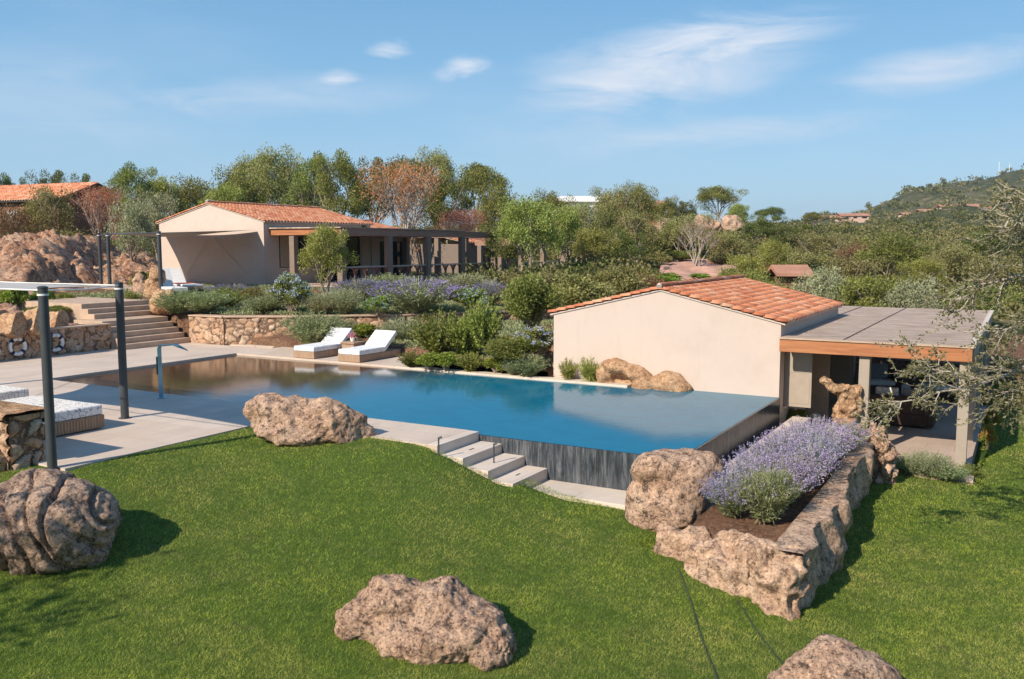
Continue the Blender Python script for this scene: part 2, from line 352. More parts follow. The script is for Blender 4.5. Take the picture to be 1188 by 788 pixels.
def m_water():
    m, nt, b = newmat('pool_water', .015, .5); b.inputs['IOR'].default_value = 1.6
    co = coord(nt, 'World'); sx = N(nt, 'ShaderNodeSeparateXYZ'); L(nt, co, sx.inputs[0])
    # brown far end, blue rest: floor tone plus painted wall and sky reflections
    wob = noise(nt, co, .9, 3)
    k = math_(nt, 'ADD', math_(nt, 'MULTIPLY', sx.outputs[0], .30), 3.25); k = math_(nt, 'ADD', k, math_(nt, 'MULTIPLY', wob, .3), True)
    g = noise(nt, co, 2.0, 5, .65)
    deep = mixc(nt, g, (.003, .10, .165), (.006, .165, .265))
    L(nt, mixc(nt, k, (.075, .042, .026), deep), b.inputs['Base Color'])
    n1 = noise(nt, coord(nt, 'World', (1, 1.5, 1)), 5.5, 4, .6, .3); n2 = noise(nt, co, 24, 3, .6)
    amp = noise(nt, co, .35, 2)
    bump(nt, b, n1, .13, .02); bump(nt, b, n2, .10, .006)
    va = N(nt, 'ShaderNodeVectorMath', operation='ADD'); L(nt, b.inputs['Normal'].links[0].from_socket, va.inputs[0])  # shading normal leans towards the viewer, which shortens the reflections
    fx = math_(nt, 'ADD', math_(nt, 'MULTIPLY', sx.outputs[0], .115), 1.62, True); cb = N(nt, 'ShaderNodeCombineXYZ'); L(nt, math_(nt, 'MULTIPLY', fx, .036), cb.inputs[0]); L(nt, math_(nt, 'MULTIPLY', fx, -.088), cb.inputs[1]); L(nt, cb.outputs[0], va.inputs[1])
    vn = N(nt, 'ShaderNodeVectorMath', operation='NORMALIZE'); L(nt, va.outputs[0], vn.inputs[0]); L(nt, vn.outputs[0], b.inputs['Normal']); return m
M['water'] = m_water()
def m_grass():
    m = bpy.data.materials.new('lawn_blades'); m.use_nodes = True; nt = m.node_tree; nt.nodes.clear()
    a = N(nt, 'ShaderNodeAttribute', attribute_name='rnd'); co = coord(nt, 'World')
    c = ramp(nt, a.outputs['Fac'], [(0, (.17, .23, .022)), (.4, (.33, .41, .042)), (.75, (.46, .52, .085)), (1, (.62, .60, .20))])
    f = noise(nt, co, .38, 6, .7); c = mixc(nt, ramp(nt, f, [(.46, 0.0), (.60, .75)]), c, (.50, .47, .13))
    f2 = noise(nt, co, 1.1, 6, .75); c = mixc(nt, 1.0, c, ramp(nt, f2, [(.38, (.55, .68, .50)), (.5, (.95, .98, .9)), (.62, (1.25, 1.18, 1.15))]), 'MULTIPLY')
    f3 = noise(nt, co, 2.6, 5, .8); c = mixc(nt, ramp(nt, f3, [(.57, 0.0), (.68, .7)]), c, (.42, .32, .15))
    f4 = noise(nt, co, 7, 5, .75); c = mixc(nt, 1.0, c, ramp(nt, f4, [(.40, (.55, .60, .55)), (.52, (1, 1, 1))]), 'MULTIPLY')
    d = N(nt, 'ShaderNodeBsdfPrincipled', i_Roughness=.5); d.inputs['Specular IOR Level'].default_value = .3
    t = N(nt, 'ShaderNodeBsdfTranslucent'); mx = N(nt, 'ShaderNodeMixShader', i_0=.32); o = N(nt, 'ShaderNodeOutputMaterial')
    L(nt, c, d.inputs['Base Color']); L(nt, c, t.inputs[0]); L(nt, d.outputs[0], mx.inputs[1]); L(nt, t.outputs[0], mx.inputs[2]); L(nt, mx.outputs[0], o.inputs[0]); return m
M['grass'] = m_grass()
def m_turf():
    m, nt, b = newmat('turf', .95, .05); co = coord(nt, 'World'); f = noise(nt, co, 40, 5, .7)
    L(nt, ramp(nt, f, [(.3, (.035, .07, .012)), (.6, (.09, .13, .03)), (.8, (.16, .15, .06))]), b.inputs['Base Color']); bump(nt, b, f, .6, .02); return m
M['turf'] = m_turf()
def m_land():
    m, nt, b = newmat('dry_ground', .95, .05); co = coord(nt, 'World')
    f = noise(nt, co, .09, 6, .65); g = noise(nt, co, 1.2, 6, .7); q = noise(nt, co, .25, 6, .75); z = noise(nt, co, .02, 5, .6)
    c = ramp(nt, g, [(.3, (.09, .095, .04)), (.5, (.16, .14, .07)), (.7, (.28, .21, .13))])
    c = mixc(nt, math_(nt, 'MULTIPLY', math_(nt, 'SUBTRACT', f, .53, True), 5, True), c, (.38, .27, .18))
    c = mixc(nt, ramp(nt, q, [(.50, .95), (.62, .1)]), c, (.045, .055, .022))
    q2 = noise(nt, co, .045, 7, .75); c = mixc(nt, ramp(nt, q2, [(.60, .0), (.66, .85)]), c, (.36, .28, .22))
    c = mixc(nt, ramp(nt, z, [(.48, .0), (.62, .5)]), c, (.20, .17, .09))
    L(nt, c, b.inputs['Base Color']); return m
M['land'] = m_land()
# foliage palettes
M['lf_dark'] = m_leaf('evergreen_leaves', [(0.065, 0.087, 0.020), (0.124, 0.148, 0.035), (0.201, 0.215, 0.060), (0.295, 0.290, 0.100)])
M['lf_mid'] = m_leaf('green_leaves', [(0.112, 0.128, 0.028), (0.195, 0.209, 0.050), (0.283, 0.290, 0.085), (0.389, 0.371, 0.135)])
M['lf_olive'] = m_leaf('olive_leaves', [(0.153, 0.145, 0.050), (0.248, 0.232, 0.085), (0.342, 0.313, 0.130), (0.448, 0.406, 0.200)])
M['lf_light'] = m_leaf('light_green_leaves', [(0.153, 0.180, 0.038), (0.248, 0.273, 0.062), (0.342, 0.360, 0.100), (0.460, 0.452, 0.170)])
M['lf_bright'] = m_leaf('bright_green_leaves', [(0.142, 0.197, 0.026), (0.224, 0.296, 0.045), (0.319, 0.383, 0.075), (0.437, 0.476, 0.120)])
M['lf_grey'] = m_leaf('silver_leaves', [(0.200, 0.219, 0.118), (0.300, 0.319, 0.185), (0.400, 0.413, 0.246), (0.512, 0.512, 0.336)], .2)
M['lf_sage'] = m_leaf('sage_leaves', [(0.150, 0.194, 0.084), (0.237, 0.281, 0.134), (0.338, 0.362, 0.190), (0.438, 0.463, 0.269)], .2)
M['lf_dry'] = m_leaf('dry_leaves', [(.14, .07, .035), (.22, .12, .06), (.28, .17, .09), (.16, .15, .06)], .2)
M['lf_red'] = m_leaf('russet_leaves', [(0.336, 0.116, 0.050), (0.456, 0.189, 0.081), (0.528, 0.263, 0.126), (0.408, 0.252, 0.135)], .2)
M['fl_lav'] = m_leaf('lavender_flowers', [(.27, .20, .40), (.38, .30, .53), (.47, .40, .61), (.56, .51, .65)], .25, .8)
M['fl_vio'] = m_leaf('violet_flowers', [(.13, .09, .33), (.20, .15, .45), (.28, .23, .55), (.38, .33, .60)], .25, .8)
M['fl_blue'] = m_leaf('pale_blue_flowers', [(.28, .34, .62), (.40, .47, .72), (.52, .58, .78), (.66, .70, .82)], .25, .8)
M['fl_pink'] = m_leaf('pink_flowers', [(.55, .15, .25), (.62, .28, .36), (.7, .4, .45)], .25, .8)
M['fl_red'] = m_leaf('red_flowers', [(.40, .02, .03), (.50, .04, .05), (.5, .1, .08)], .25, .8)

# ---------------------------------------------------------------- terrain
ANG = np.array([-300, 0, 150, 400, 650, 850, 975, 1010, 1050, 1100, 1188, 1500, 2200])
DEP = np.array([0, 30, 45, 60, 90, 130, 200, 350, 700, 1200, 4000])
HT = np.array([
 [0, 1.5, 3.0, 4, 5, 6, 6, 4, 0, -6, -6],
 [0, 1.0, 2.6, 3.6, 4.6, 5.5, 6, 4, 0, -6, -6],
 [0, 0.8, 1.5, 2.2, 4, 5, 5.5, 4, 0, -6, -6],
 [0, 0.8, 1.4, 1.5, 3, 4.5, 5, 4, 0, -6, -6],
 [-.5, .9, 1.2, 1.8, 3.8, 6.0, 5.8, 5, 0, -6, -6],
 [-.5, -.3, .4, 1.2, 3.4, 5.6, 6.2, 6, 6, -6, -6],
 [-1, -.6, 0, .6, 2.2, 4.0, 6.6, 9.5, 20, 5, -6],
 [-1, -.6, 0, .6, 2.2, 4.0, 6.6, 10.5, 31, 12, -6],
 [-1, -.6, 0, .6, 2.2, 4.0, 6.6, 11.5, 46, 30, -6],
 [-1.1, -.7, -.2, .4, 1.9, 3.7, 6.3, 13, 52, 60, 6],
 [-1.2, -.8, -.4, .2, 1.6, 3.4, 6, 14.5, 60, 95, 20],
 [-1.2, -1, -.6, 0, 1.5, 3.4, 7, 20, 82, 150, 40],
 [-1.2, -1, -.6, 0, 1.5, 3.4, 7, 20, 82, 150, 40]], float)
AN = (ANG-594)/1040
def sm(t): t = np.clip(t, 0, 1); return t*t*(3-2*t)
def hterr(Lt, D):
    Lt = np.asarray(Lt, float); D = np.asarray(D, float)
    r = np.hypot(Lt, D); a = np.where(D > 1, Lt/np.maximum(D, 1), np.where(Lt > 0, 5, -5)); Dq = np.where(D > 1, D, r)
    i = np.clip(np.searchsorted(AN, a)-1, 0, len(AN)-2); fa = sm((a-AN[i])/(AN[i+1]-AN[i]))
    j = np.clip(np.searchsorted(DEP, Dq)-1, 0, len(DEP)-2); fd = np.clip((Dq-DEP[j])/(DEP[j+1]-DEP[j]), 0, 1)
    return (HT[i, j]*(1-fd)+HT[i, j+1]*fd)*(1-fa) + (HT[i+1, j]*(1-fd)+HT[i+1, j+1]*fd)*fa
# lawn heights: thin-plate spline through measured levels
LC = np.array([(-7.9, -12.1, .02), (-8, -9, .03), (-6, -8, .03), (-4.1, -8.0, .02), (-3.5, -8.05, -.13), (-2.95, -8.0, -.31), (-2.4, -7.8, -.50), (-1.6, -7.5, -.66), (-.5, -7.4, -.74), (.3, -8.1, -.88),
 (.7, -8.6, -.95), (2.5, -9.1, -1.2), (2.9, -5, -1.2), (2.9, -1.6, -1.2), (4.2, .6, -1.2), (4.6, 6.5, -1.2), (8, 0, -1.25), (8, -8, -1.35), (3.2, -10.8, -1.3), (-.6, -13, -1.0),
 (-5.5, -14, -.5), (-9.5, -14, -.15), (-12, -16, -.2), (-4, -18, -.9), (4, -16, -1.5), (9, -14, -1.6), (5, 12, -1.1), (12, 8, -1.3), (-16, -14, 0), (20, 0, -1.6), (20, -15, -1.8), (-2, -10.5, -.72), (-5, -11, -.3)])
def _U(r2): return np.where(r2 > 0, r2*np.log(np.maximum(r2, 1e-9)), 0)
_n = len(LC); _K = _U(((LC[:, None, :2]-LC[None, :, :2])**2).sum(2)) + np.eye(_n)*.6; _P = np.c_[np.ones(_n), LC[:, :2]]
_A = np.block([[_K, _P], [_P.T, np.zeros((3, 3))]]); _s = np.linalg.solve(_A, np.r_[LC[:, 2], 0, 0, 0])
def hlawn(x, y):
    x = np.asarray(x, float); y = np.asarray(y, float); o = _s[_n] + _s[_n+1]*x + _s[_n+2]*y
    for k in range(_n): o = o + _s[k]*_U((x-LC[k, 0])**2+(y-LC[k, 1])**2)
    return o
# ground sheet: rings out to the horizon
nr, na = 170, 300
rr = np.concatenate([[0.5], 8*np.power(4500/8, np.linspace(0, 1, nr-1))]); aa = np.linspace(0, 2*np.pi, na, endpoint=False)
RR, AA = np.meshgrid(rr, aa, indexing='ij'); Lg = RR*np.sin(AA); Dg = RR*np.cos(AA)
Xg = CX+Lg*CT-Dg*ST; Yg = CY+Lg*ST+Dg*CT; Zg = hterr(Lg, Dg)
nzz = np.array([MN.fractal(Vector((x*.02, y*.02, 0)), 1.0, 2.0, 5) for x, y in zip(Xg.ravel(), Yg.ravel())]).reshape(Xg.shape)
Zg = Zg + nzz*np.clip((RR-60)/600, 0, 1)*9 + nzz*.5*np.clip((RR-45)/20, 0, 1)
def sinkmask(X, Y):   # the terraces, pool and lawn are sheets of their own: the land sinks below them
    dx = np.maximum(np.maximum(-52-X, X-26), 0); dy = np.maximum(np.maximum(-34-Y, Y-15), 0)
    return 1-sm(np.hypot(dx, dy)/2.5)
Zg = Zg - 4.5*sinkmask(Xg, Yg)
idx = np.arange(nr*na).reshape(nr, na); F = np.stack([idx[:-1], idx[1:], np.roll(idx, -1, 1)[1:], np.roll(idx, -1, 1)[:-1]], -1).reshape(-1, 4)
link('ground', npmesh('ground', np.c_[Xg.ravel(), Yg.ravel(), Zg.ravel()], F, M['land'], smooth=True))['kind'] = 'structure'
def gz(x, y):
    Lt, D = toLD(x, y); return float(hterr(Lt, D)) + MN.fractal(Vector((x*.02, y*.02, 0)), 1.0, 2.0, 5)*(.5*min(1, max(0, (D-45)/20)) + 9*min(1, max(0, (D-60)/600)))
def grid(x0, x1, y0, y1, st):
    nx = int((x1-x0)/st)+1; ny = int((y1-y0)/st)+1
    X, Y = np.meshgrid(np.linspace(x0, x1, nx), np.linspace(y0, y1, ny), indexing='ij')
    i = np.arange(nx*ny).reshape(nx, ny); F = np.stack([i[:-1, :-1], i[1:, :-1], i[1:, 1:], i[:-1, 1:]], -1).reshape(-1, 4)
    return X, Y, F
# the air: pale even haze over the whole valley
hz = bpy.data.materials.new('haze'); hz.use_nodes = True; hn = hz.node_tree; hn.nodes.clear()
pv_ = N(hn, 'ShaderNodeVolumePrincipled', i_Density=.00017, i_Anisotropy=.2); pv_.inputs['Color'].default_value = (.72, .87, 1, 1); ho = N(hn, 'ShaderNodeOutputMaterial'); L(hn, pv_.outputs[0], ho.inputs['Volume'])
hb = MB().box(-5200, 5200, -5200, 5200, float(Zg.min())-1.0, float(Zg.max())+12).build('haze', hz); hb['kind'] = 'stuff'; hb['label'] = 'thin pale summer haze over the valley and the far hill'; hb['category'] = 'haze'; hb.display_type = 'WIRE'

# lawn
FOOT = [(-60, -7.95, -12.3, 40), (-60, -2.42, -7.98, 40), (-60, .7, -7.42, 40), (.1, 2.4, -8.0, 1), (-8, 4.15, 0, 12.2), (.7, 2.4, -8.6, 0)]
def infoot(X, Y, pad=.0):
    m = np.zeros(np.shape(X), bool)
    for a, b, c, d in FOOT: m |= (X > a-pad) & (X < b+pad) & (Y > c-pad) & (Y < d+pad)
    return m
X, Y, F = grid(-28, 28, -34, 17, .14)
Z = hlawn(X, Y); far = np.clip((np.hypot(X, Y+8)-22)/14, 0, 1); Z = Z*(1-far)+far*(-.8)
Z = np.where(infoot(X, Y, -1.3), np.minimum(Z, -1.6), Z)
for (a, b, c, d, zk) in [(-60, -3.9, -8.05, -6.6, .06), (-60, -7.95, -12.3, 0, .06), (-4.0, -3.38, -8.05, -6.6, -.135), (-3.52, -2.9, -8.05, -6.6, -.31), (-3.04, -2.44, -8.05, -6.6, -.48), (-2.58, .7, -7.55, -6.6, -.70), (.1, 2.4, -8.4, 1, -1.0), (-8, 4.2, -.8, 12.3, -1.45)]:
    Z = np.where((X > a) & (X < b) & (Y > c) & (Y < d), np.minimum(Z, zk-.03), Z)
lawn = link('lawn', npmesh('lawn', np.c_[X.ravel(), Y.ravel(), Z.ravel()], F, M['turf'], smooth=True)); lawn['kind'] = 'structure'
# blades
def in_box(X, Y, b): return (X > b[0]) & (X < b[1]) & (Y > b[2]) & (Y < b[3])
nb = 1050000
Db = 7.2*np.power(34/7.2, rng.random(nb)); Lb = rng.uniform(-.64, .64, nb)*Db
bx_ = CX+Lb*CT-Db*ST; by_ = CY+Lb*ST+Db*CT
keep = ~infoot(bx_, by_, -.02) & (by_ < 11) & (rng.random(nb) < np.clip(1.15-Db/60, .3, 1))
# furrows cut in the lawn: thin bare lines
FUR = [((.85, -8.95), (2.6, -12.2)), ((1.75, -9.3), (2.95, -11.0))]
for (a0, a1), (b0, b1) in FUR:
    d = np.array([b0-a0, b1-a1]); t = np.clip(((bx_-a0)*d[0]+(by_-a1)*d[1])/(d@d), 0, 1); keep &= np.hypot(bx_-a0-t*d[0], by_-a1-t*d[1]) > .022
keep &= ~((by_ < -7.0) & in_box(bx_, by_, (-60, -7.9, -12.35, 0)))
bx_, by_, Db = bx_[keep], by_[keep], Db[keep]; nb = len(bx_); bz_ = hlawn(bx_, by_)
th = rng.uniform(0, 2*np.pi, nb); hh = rng.uniform(.016, .040, nb); ww = rng.uniform(.0035, .006, nb)*np.maximum(1, Db/9)
lean = rng.normal(0, .030, (nb, 2))
ca, sa = np.cos(th)*ww/2, np.sin(th)*ww/2
V = np.empty((nb, 3, 3), np.float32)
V[:, 0] = np.c_[bx_-ca, by_-sa, bz_-.004]; V[:, 1] = np.c_[bx_+ca, by_+sa, bz_-.004]; V[:, 2] = np.c_[bx_+lean[:, 0], by_+lean[:, 1], bz_+hh]
gr = link('lawn_grass', npmesh('lawn_grass', V.reshape(-1, 3), np.arange(nb*3).reshape(-1, 3), M['grass'], rnd=np.clip(rng.normal(.45, .25, nb), 0, 1)))
tag(gr, 'short mown green lawn around the boulders and beside the pool steps', 'grass', kind='stuff')
print('blades', nb)

# garden soil heightfield behind the pool, stepped at the retaining wall
RW = [(-22.0, 1.35), (-20.95, 1.35), (-19.55, 1.45), (-17.45, 2.65), (-14.6, 5.1), (-12.0, 8.3), (-9.0, 11.0)]   # foot of the retaining wall
def wallside(x, y):
    best = None
    for (a, b) in zip(RW[:-1], RW[1:]):
        d = np.array(b)-np.array(a); t = np.clip(((x-a[0])*d[0]+(y-a[1])*d[1])/(d@d), 0, 1)
        qx = x-a[0]-t*d[0]; qy = y-a[1]-t*d[1]; dist = np.hypot(qx, qy); sg = np.sign(d[0]*qy-d[1]*qx)
        if best is None: best, bs = dist.copy(), sg.copy()
        else: k = dist < best; best[k] = dist[k]; bs[k] = sg[k]
    return best*bs
X, Y, F = grid(-46, 14, .25, 19, .16)
sd = wallside(X, Y); up = sm((sd-.1)/.12)
zhi = 1.0 + np.clip(sd, 0, 20)*.05; zhi = np.minimum(zhi, 1.5); zlo = .16+np.clip((Y-.9)*.12, 0, .5)
Z = zlo*(1-up)+zhi*up
nn = np.array([MN.fractal(Vector((x*.7, y*.7, 3)), 1.0, 2.0, 4) for x, y in zip(X.ravel(), Y.ravel())]).reshape(X.shape); Z = Z + nn*.06
Z = np.where((X < -20.9) & (Y < 1.6), -1.0, Z)                                    # stairs
Z = Z*(1-sm((X+5.2)/7)) + (-1.0+.09*np.clip(Y-6, 0, 12))*sm((X+5.2)/7)
Z = np.where((X < -10.7) & (Y < 1.9) & (up < .5), -.3, Z)                          # deck with the loungers
Z = np.where((X > -5.9) & (Y < 12.3) & (X < 4.2), np.minimum(Z, -1.4 if False else 0.05)*0-1.5, Z)
Z = np.where((X > -5.6) & (X < -1.9) & (Y < .29), -1, Z)
Z = np.where((X > 4.1) & (Y < 13), -3.0, Z)
link('garden_ground', npmesh('garden_ground', np.c_[X.ravel(), Y.ravel(), Z.ravel()], F, M['soil'], smooth=True))['kind'] = 'structure'

# ---------------------------------------------------------------- pool, deck, steps
def struct(o): o['kind'] = 'structure'; return o
PX0, PX1, PY0, PY1 = -17.1, 0.0, -6.62, -.12
X, Y, F = grid(PX0, PX1, PY0, .30, .5)
struct(link('pool_water', npmesh('pool_water', np.c_[X.ravel(), Y.ravel(), X.ravel()*0-.0], F, M['water'])))
mb = MB()                                                     # deck slabs round the pool, top 6 cm above the water
mb.box(-60, PX0, -12.2, 1.3, -.9, .06)                        # left deck, at the far end of the pool
mb.box(PX0, -7.95, -12.2, PY0, -.9, .06)
mb.box(-7.95, -4.1, -8.0, PY0, -.9, .06)
mb.box(PX0, -10.75, PY1, 2.0, -.9, .058)                      # lounger terrace
mb.prism([(-20.9, 1.29), (-17.2, 2.0), (-15.2, 2.0), (-17.3, 2.75), (-19.5, 1.6), (-20.9, 1.5)][::-1], -.9, .057)
struct(mb.build('pool_deck', M['deck']))
mb = MB(); mb.box(-10.75, -3.6, PY1, .24, -.6, .056)
struct(mb.build('pool_coping', M['coping'], bevel=.008))
mb = MB(); mb.box(-17.2, -10.76, .35, .353, 0, .001)
mb = MB()
for k, (a, b, z) in enumerate([(-4.1, -3.86, .06), (-3.86, -3.36, -.115), (-3.36, -2.88, -.285), (-2.88, -2.42, -.455), (-2.42, .7, -.66)]):
    mb.box(a+.001, b, -8.0+.04*k if k < 4 else -7.45, -6.63, -1.7, z)
steps = mb.build('pool_steps', M['coping'], bevel=.012); tag(steps, 'pale stone steps descending along the dark infinity wall to the lawn path', 'steps')
mb = MB()
mb.box(-4.1, .035, -6.62-.025, -6.62-.0, -1.6, -.004); w1 = mb
mb.box(.0, .035, -6.62, .28, -1.6, -.004)
iw = mb.build('infinity_wall', M['slate']); tag(iw, 'dark wet slate overflow wall of the infinity pool', 'wall')
mb = MB(); mb.box(.22, .62, -7.0, .8, -1.7, -.50); mb.box(.035, .22, -6.6, .8, -1.7, -.92)
struct(mb.build('gutter_path', M['coping'], bevel=.01))
# pool wall below the far coping and at the left end
mb = MB(); mb.box(PX0-.02, PX0-.0, PY0, PY1, -.2, .03)
M['rubble_dark'] = M['rubble']

def step_light(x, y, z, lab):
    o = MB().box(-.07, .07, -.012, .012, 0, .006).build('step_light', M['dark_metal'], None, loc=(x, y, z+.001), rz=R(90)); tag(o, lab, 'light', 'small recessed lights on the pool steps')
step_light(-3.6, -7.3, -.115, 'small dark recessed light set in the second stone tread from the top')
step_light(-2.65, -7.3, -.455, 'small dark recessed light set in the lowest stone tread before the path')
# ---------------------------------------------------------------- rocks
def rock_mesh(name, blobs, mat, voxel=.04, amp=.12, freq=1.2, ridge=.5, fine=.02, seed=0, squash=None, cuts=(), groove=None, sub=0):
    """blobs: (cx,cy,cz, rx,ry,rz, rotz, tilt). Union -> voxel remesh -> carve planes -> fractal displacement."""
    import bmesh
    bm = bmesh.new()
    for bl in blobs:
        cx, cy, cz, rx, ry, rz_ = bl[:6]; a = bl[6] if len(bl) > 6 else 0; tl = bl[7] if len(bl) > 7 else 0
        mt = Matrix.Translation((cx, cy, cz)) @ Matrix.Rotation(R(a), 4, 'Z') @ Matrix.Rotation(R(tl), 4, 'Y') @ Matrix.Diagonal((rx, ry, rz_, 1))
        bmesh.ops.create_icosphere(bm, subdivisions=3, radius=1, matrix=mt)
    me = bpy.data.meshes.new(name); bm.to_mesh(me); bm.free()
    o = bpy.data.objects.new('tmp', me); COL.objects.link(o)
    r = o.modifiers.new('r', 'REMESH'); r.mode = 'VOXEL'; r.voxel_size = voxel
    s = o.modifiers.new('s', 'SMOOTH'); s.iterations = max(2, int(.10/voxel)); s.factor = .5
    dg = bpy.context.evaluated_depsgraph_get(); dg.update(); m2 = bpy.data.meshes.new_from_object(o.evaluated_get(dg)); bpy.data.objects.remove(o); bpy.data.meshes.remove(me)
    n = len(m2.vertices); co = np.empty(n*3, np.float32); m2.vertices.foreach_get('co', co); co = co.reshape(-1, 3)
    no = np.empty(n*3, np.float32); m2.vertices.foreach_get('normal', no); no = no.reshape(-1, 3)
    for (p, nn_) in cuts:                        # flatten against fracture planes
        nn_ = np.array(nn_, float); nn_ /= np.linalg.norm(nn_); d = (co-np.array(p))@nn_; d = np.maximum(d, 0); co = co - (d*.92)[:, None]*nn_
    off = Vector((seed*13.7, seed*5.3, seed*9.1)); dsp = np.empty(n)
    for i in range(n):
        v = Vector(co[i])*freq + off
        a = MN.fractal(v, 1.0, 2.1, 4) - ridge*abs(MN.noise(v*1.7))*1.4
        b = MN.noise(v*6)*.6 + MN.noise(v*13)*.5 + (MN.noise(v*27)*.35) - max(0, .25-abs(MN.noise(v*4.3)))*1.6
        dsp[i] = a*amp + b*fine
        if groove:
            wv = MN.noise(Vector(co[i])*1.3+off)*.35; g = MN.noise(Vector(((co[i] @ np.array(groove[0])+wv*.5)*groove[1], co[i][2]*.6+seed, (co[i] @ np.array((.3, -.2, .1)))*.8))); dsp[i] -= groove[2]*max(0, .11-abs(g))/.11
    co = co + no*dsp[:, None]
    m2.vertices.foreach_set('co', co.ravel()); m2.polygons.foreach_set('use_smooth', np.ones(len(m2.polygons), bool)); m2.materials.clear(); m2.materials.append(mat); m2.name = name; m2.update()
    return m2
def rock(name, x, y, z, blobs, mat, label, rz=0, cat='boulder', group=None, **kw):
    o = link(name, rock_mesh(name, blobs, mat, **kw), None, (x, y, z), rz); tag(o, label, cat, group); return o
CAMZ = YAW    # rotation that lines a rock's local x up with the picture's left-right axis
x, y = at(69, 640, -.45)
rock('boulder', x, y-.12, -.50, [(-.0, 0, .44, .88, .78, .66), (-.12, .1, .62, .70, .66, .52), (.42, -.05, .25, .46, .5, .45), (-.5, 0, .25, .5, .5, .45), (.2, -.1, .5, .6, .55, .5)], M['granite_dark'],
     'large rounded furrowed granite boulder at the left edge of the lawn', CAMZ, amp=.08, freq=1.6, fine=.018, seed=3, groove=((.90, .1, .42), 3.8, .11), voxel=.025, ridge=.7)
x, y = at(492, 745, -1.0)
rock('boulder', x, y, -1.02, [(-.62, .15, .28, .42, .42, .28), (-.25, .15, .42, .48, .45, .34), (.12, .1, .42, .42, .42, .35), (.1, -.1, .15, .75, .5, .33), (.52, -.1, .2, .42, .42, .33), (.78, -.22, .06, .32, .4, .3), (.36, .2, .42, .18, .2, .22), (-.8, .1, .2, .22, .3, .2)], M['granite'],
     'long speckled pink granite boulder in the middle of the foreground lawn', CAMZ, amp=.09, freq=1.9, fine=.035, seed=8, voxel=.026)
x, y = at(968, 800, -1.3)
rock('boulder', x, y, -1.35, [(0, 0, .2, .62, .5, .32), (-.05, .05, .34, .3, .3, .25), (.38, 0, .12, .35, .4, .25), (-.4, 0, .06, .35, .4, .25)], M['granite'],
     'low pink granite boulder cut off by the bottom edge near the right', CAMZ, amp=.07, freq=1.7, fine=.03, seed=12, voxel=.03)
x, y = at(362, 512, 0)
rock('boulder', x, y, -.03, [(-.72, .15, .5, .55, .42, .36, 0, 8), (-.3, .1, .45, .6, .5, .4), (.15, .05, .40, .6, .5, .42), (.5, 0, .30, .5, .42, .36), (-.25, -.2, .2, .75, .35, .24), (1.0, -.08, .17, .5, .25, .22, 0, 12), (-.85, -.05, .32, .3, .3, .22)], M['granite'],
     'long low granite boulder lying between the pool and the lawn', CAMZ, amp=.10, freq=1.5, fine=.03, seed=21, voxel=.035, ridge=.8, cuts=(((.2, -.42, .3), (.15, -1, .35)), ((.62, -.2, .3), (.8, -.75, .3))))
x, y = at(770, 618, -.9)
rock('boulder', x, y+.25, -.92, [(0, 0, .5, .58, .55, .62), (.15, .05, .88, .66, .5, .40), (-.3, 0, .4, .4, .45, .5), (.1, 0, .2, .5, .45, .4), (-.15, 0, .95, .45, .45, .35), (.58, .1, .95, .3, .35, .28)], M['granite'],
     'tall rounded granite boulder at the corner of the infinity pool and lavender planter', CAMZ, amp=.10, freq=1.3, fine=.02, seed=31, voxel=.03, cuts=(((0, 0, 1.22), (0, 0, 1)),))
# standing rocks of the left stairs
x, y = at(168, 366, 1.0)
for k, (px, pb, h, wd, tilt, mt, lab) in enumerate([
    (163, 350, 1.25, .42, -6, 'granite', 'grey upright slab of rock at the head of the lower stone stairs'),
    (174, 352, 1.0, .30, 5, 'tafoni', 'narrow orange upright rock squeezed between two taller ones beside the stairs'),
    (183, 352, 1.5, .34, -12, 'tafoni', 'tall forked orange rock leaning in front of the white sun lounger'),
    (189, 363, .85, .52, 3, 'tafoni', 'squat orange rock with two holes beside the stone stairs')]):
    x, y = at(px, pb, 1.05)
    bl = [(0, 0, h*.35, wd, wd*.7, h*.45, 0, tilt), (h*.12*math.sin(R(tilt)), 0, h*.72, wd*.72, wd*.55, h*.34, 0, tilt)]
    if k == 2: bl += [(.28, 0, h*.78, .14, .14, .35, 0, -18)]
    if k == 3: bl += [(.3, 0, h*.75, .2, .25, .28)]
    rock('standing_rock', x, y, 1.02, bl, M[mt], lab, CAMZ, cat='rock', group='standing rocks by the stone stairs', amp=.09, freq=2.2, fine=.03, seed=40+k, voxel=.04)
# hollowed orange boulders against the gable wall
rock('boulder', -3.72, .18, -.14, [(-.28, 0, .60, .46, .34, .20, 0, 6), (-.62, -.0, .36, .24, .3, .30), (.22, .0, .48, .46, .32, .20, 0, 22), (-.1, .25, .3, .62, .2, .4), (.50, -.02, .18, .36, .32, .26), (-.35, -.05, .1, .3, .25, .12)], M['tafoni'],
     'orange boulder with a hollowed cave under its brow against the cream gable wall', 0, amp=.05, freq=2.4, fine=.012, seed=50, voxel=.03)
rock('boulder', -2.62, .16, -.15, [(0, 0, .28, .46, .32, .34), (.22, 0, .18, .34, .28, .26)], M['tafoni'], 'smooth low orange boulder at the right of the hollowed one by the gable wall', 0, amp=.04, freq=2, fine=.01, seed=51, voxel=.03)
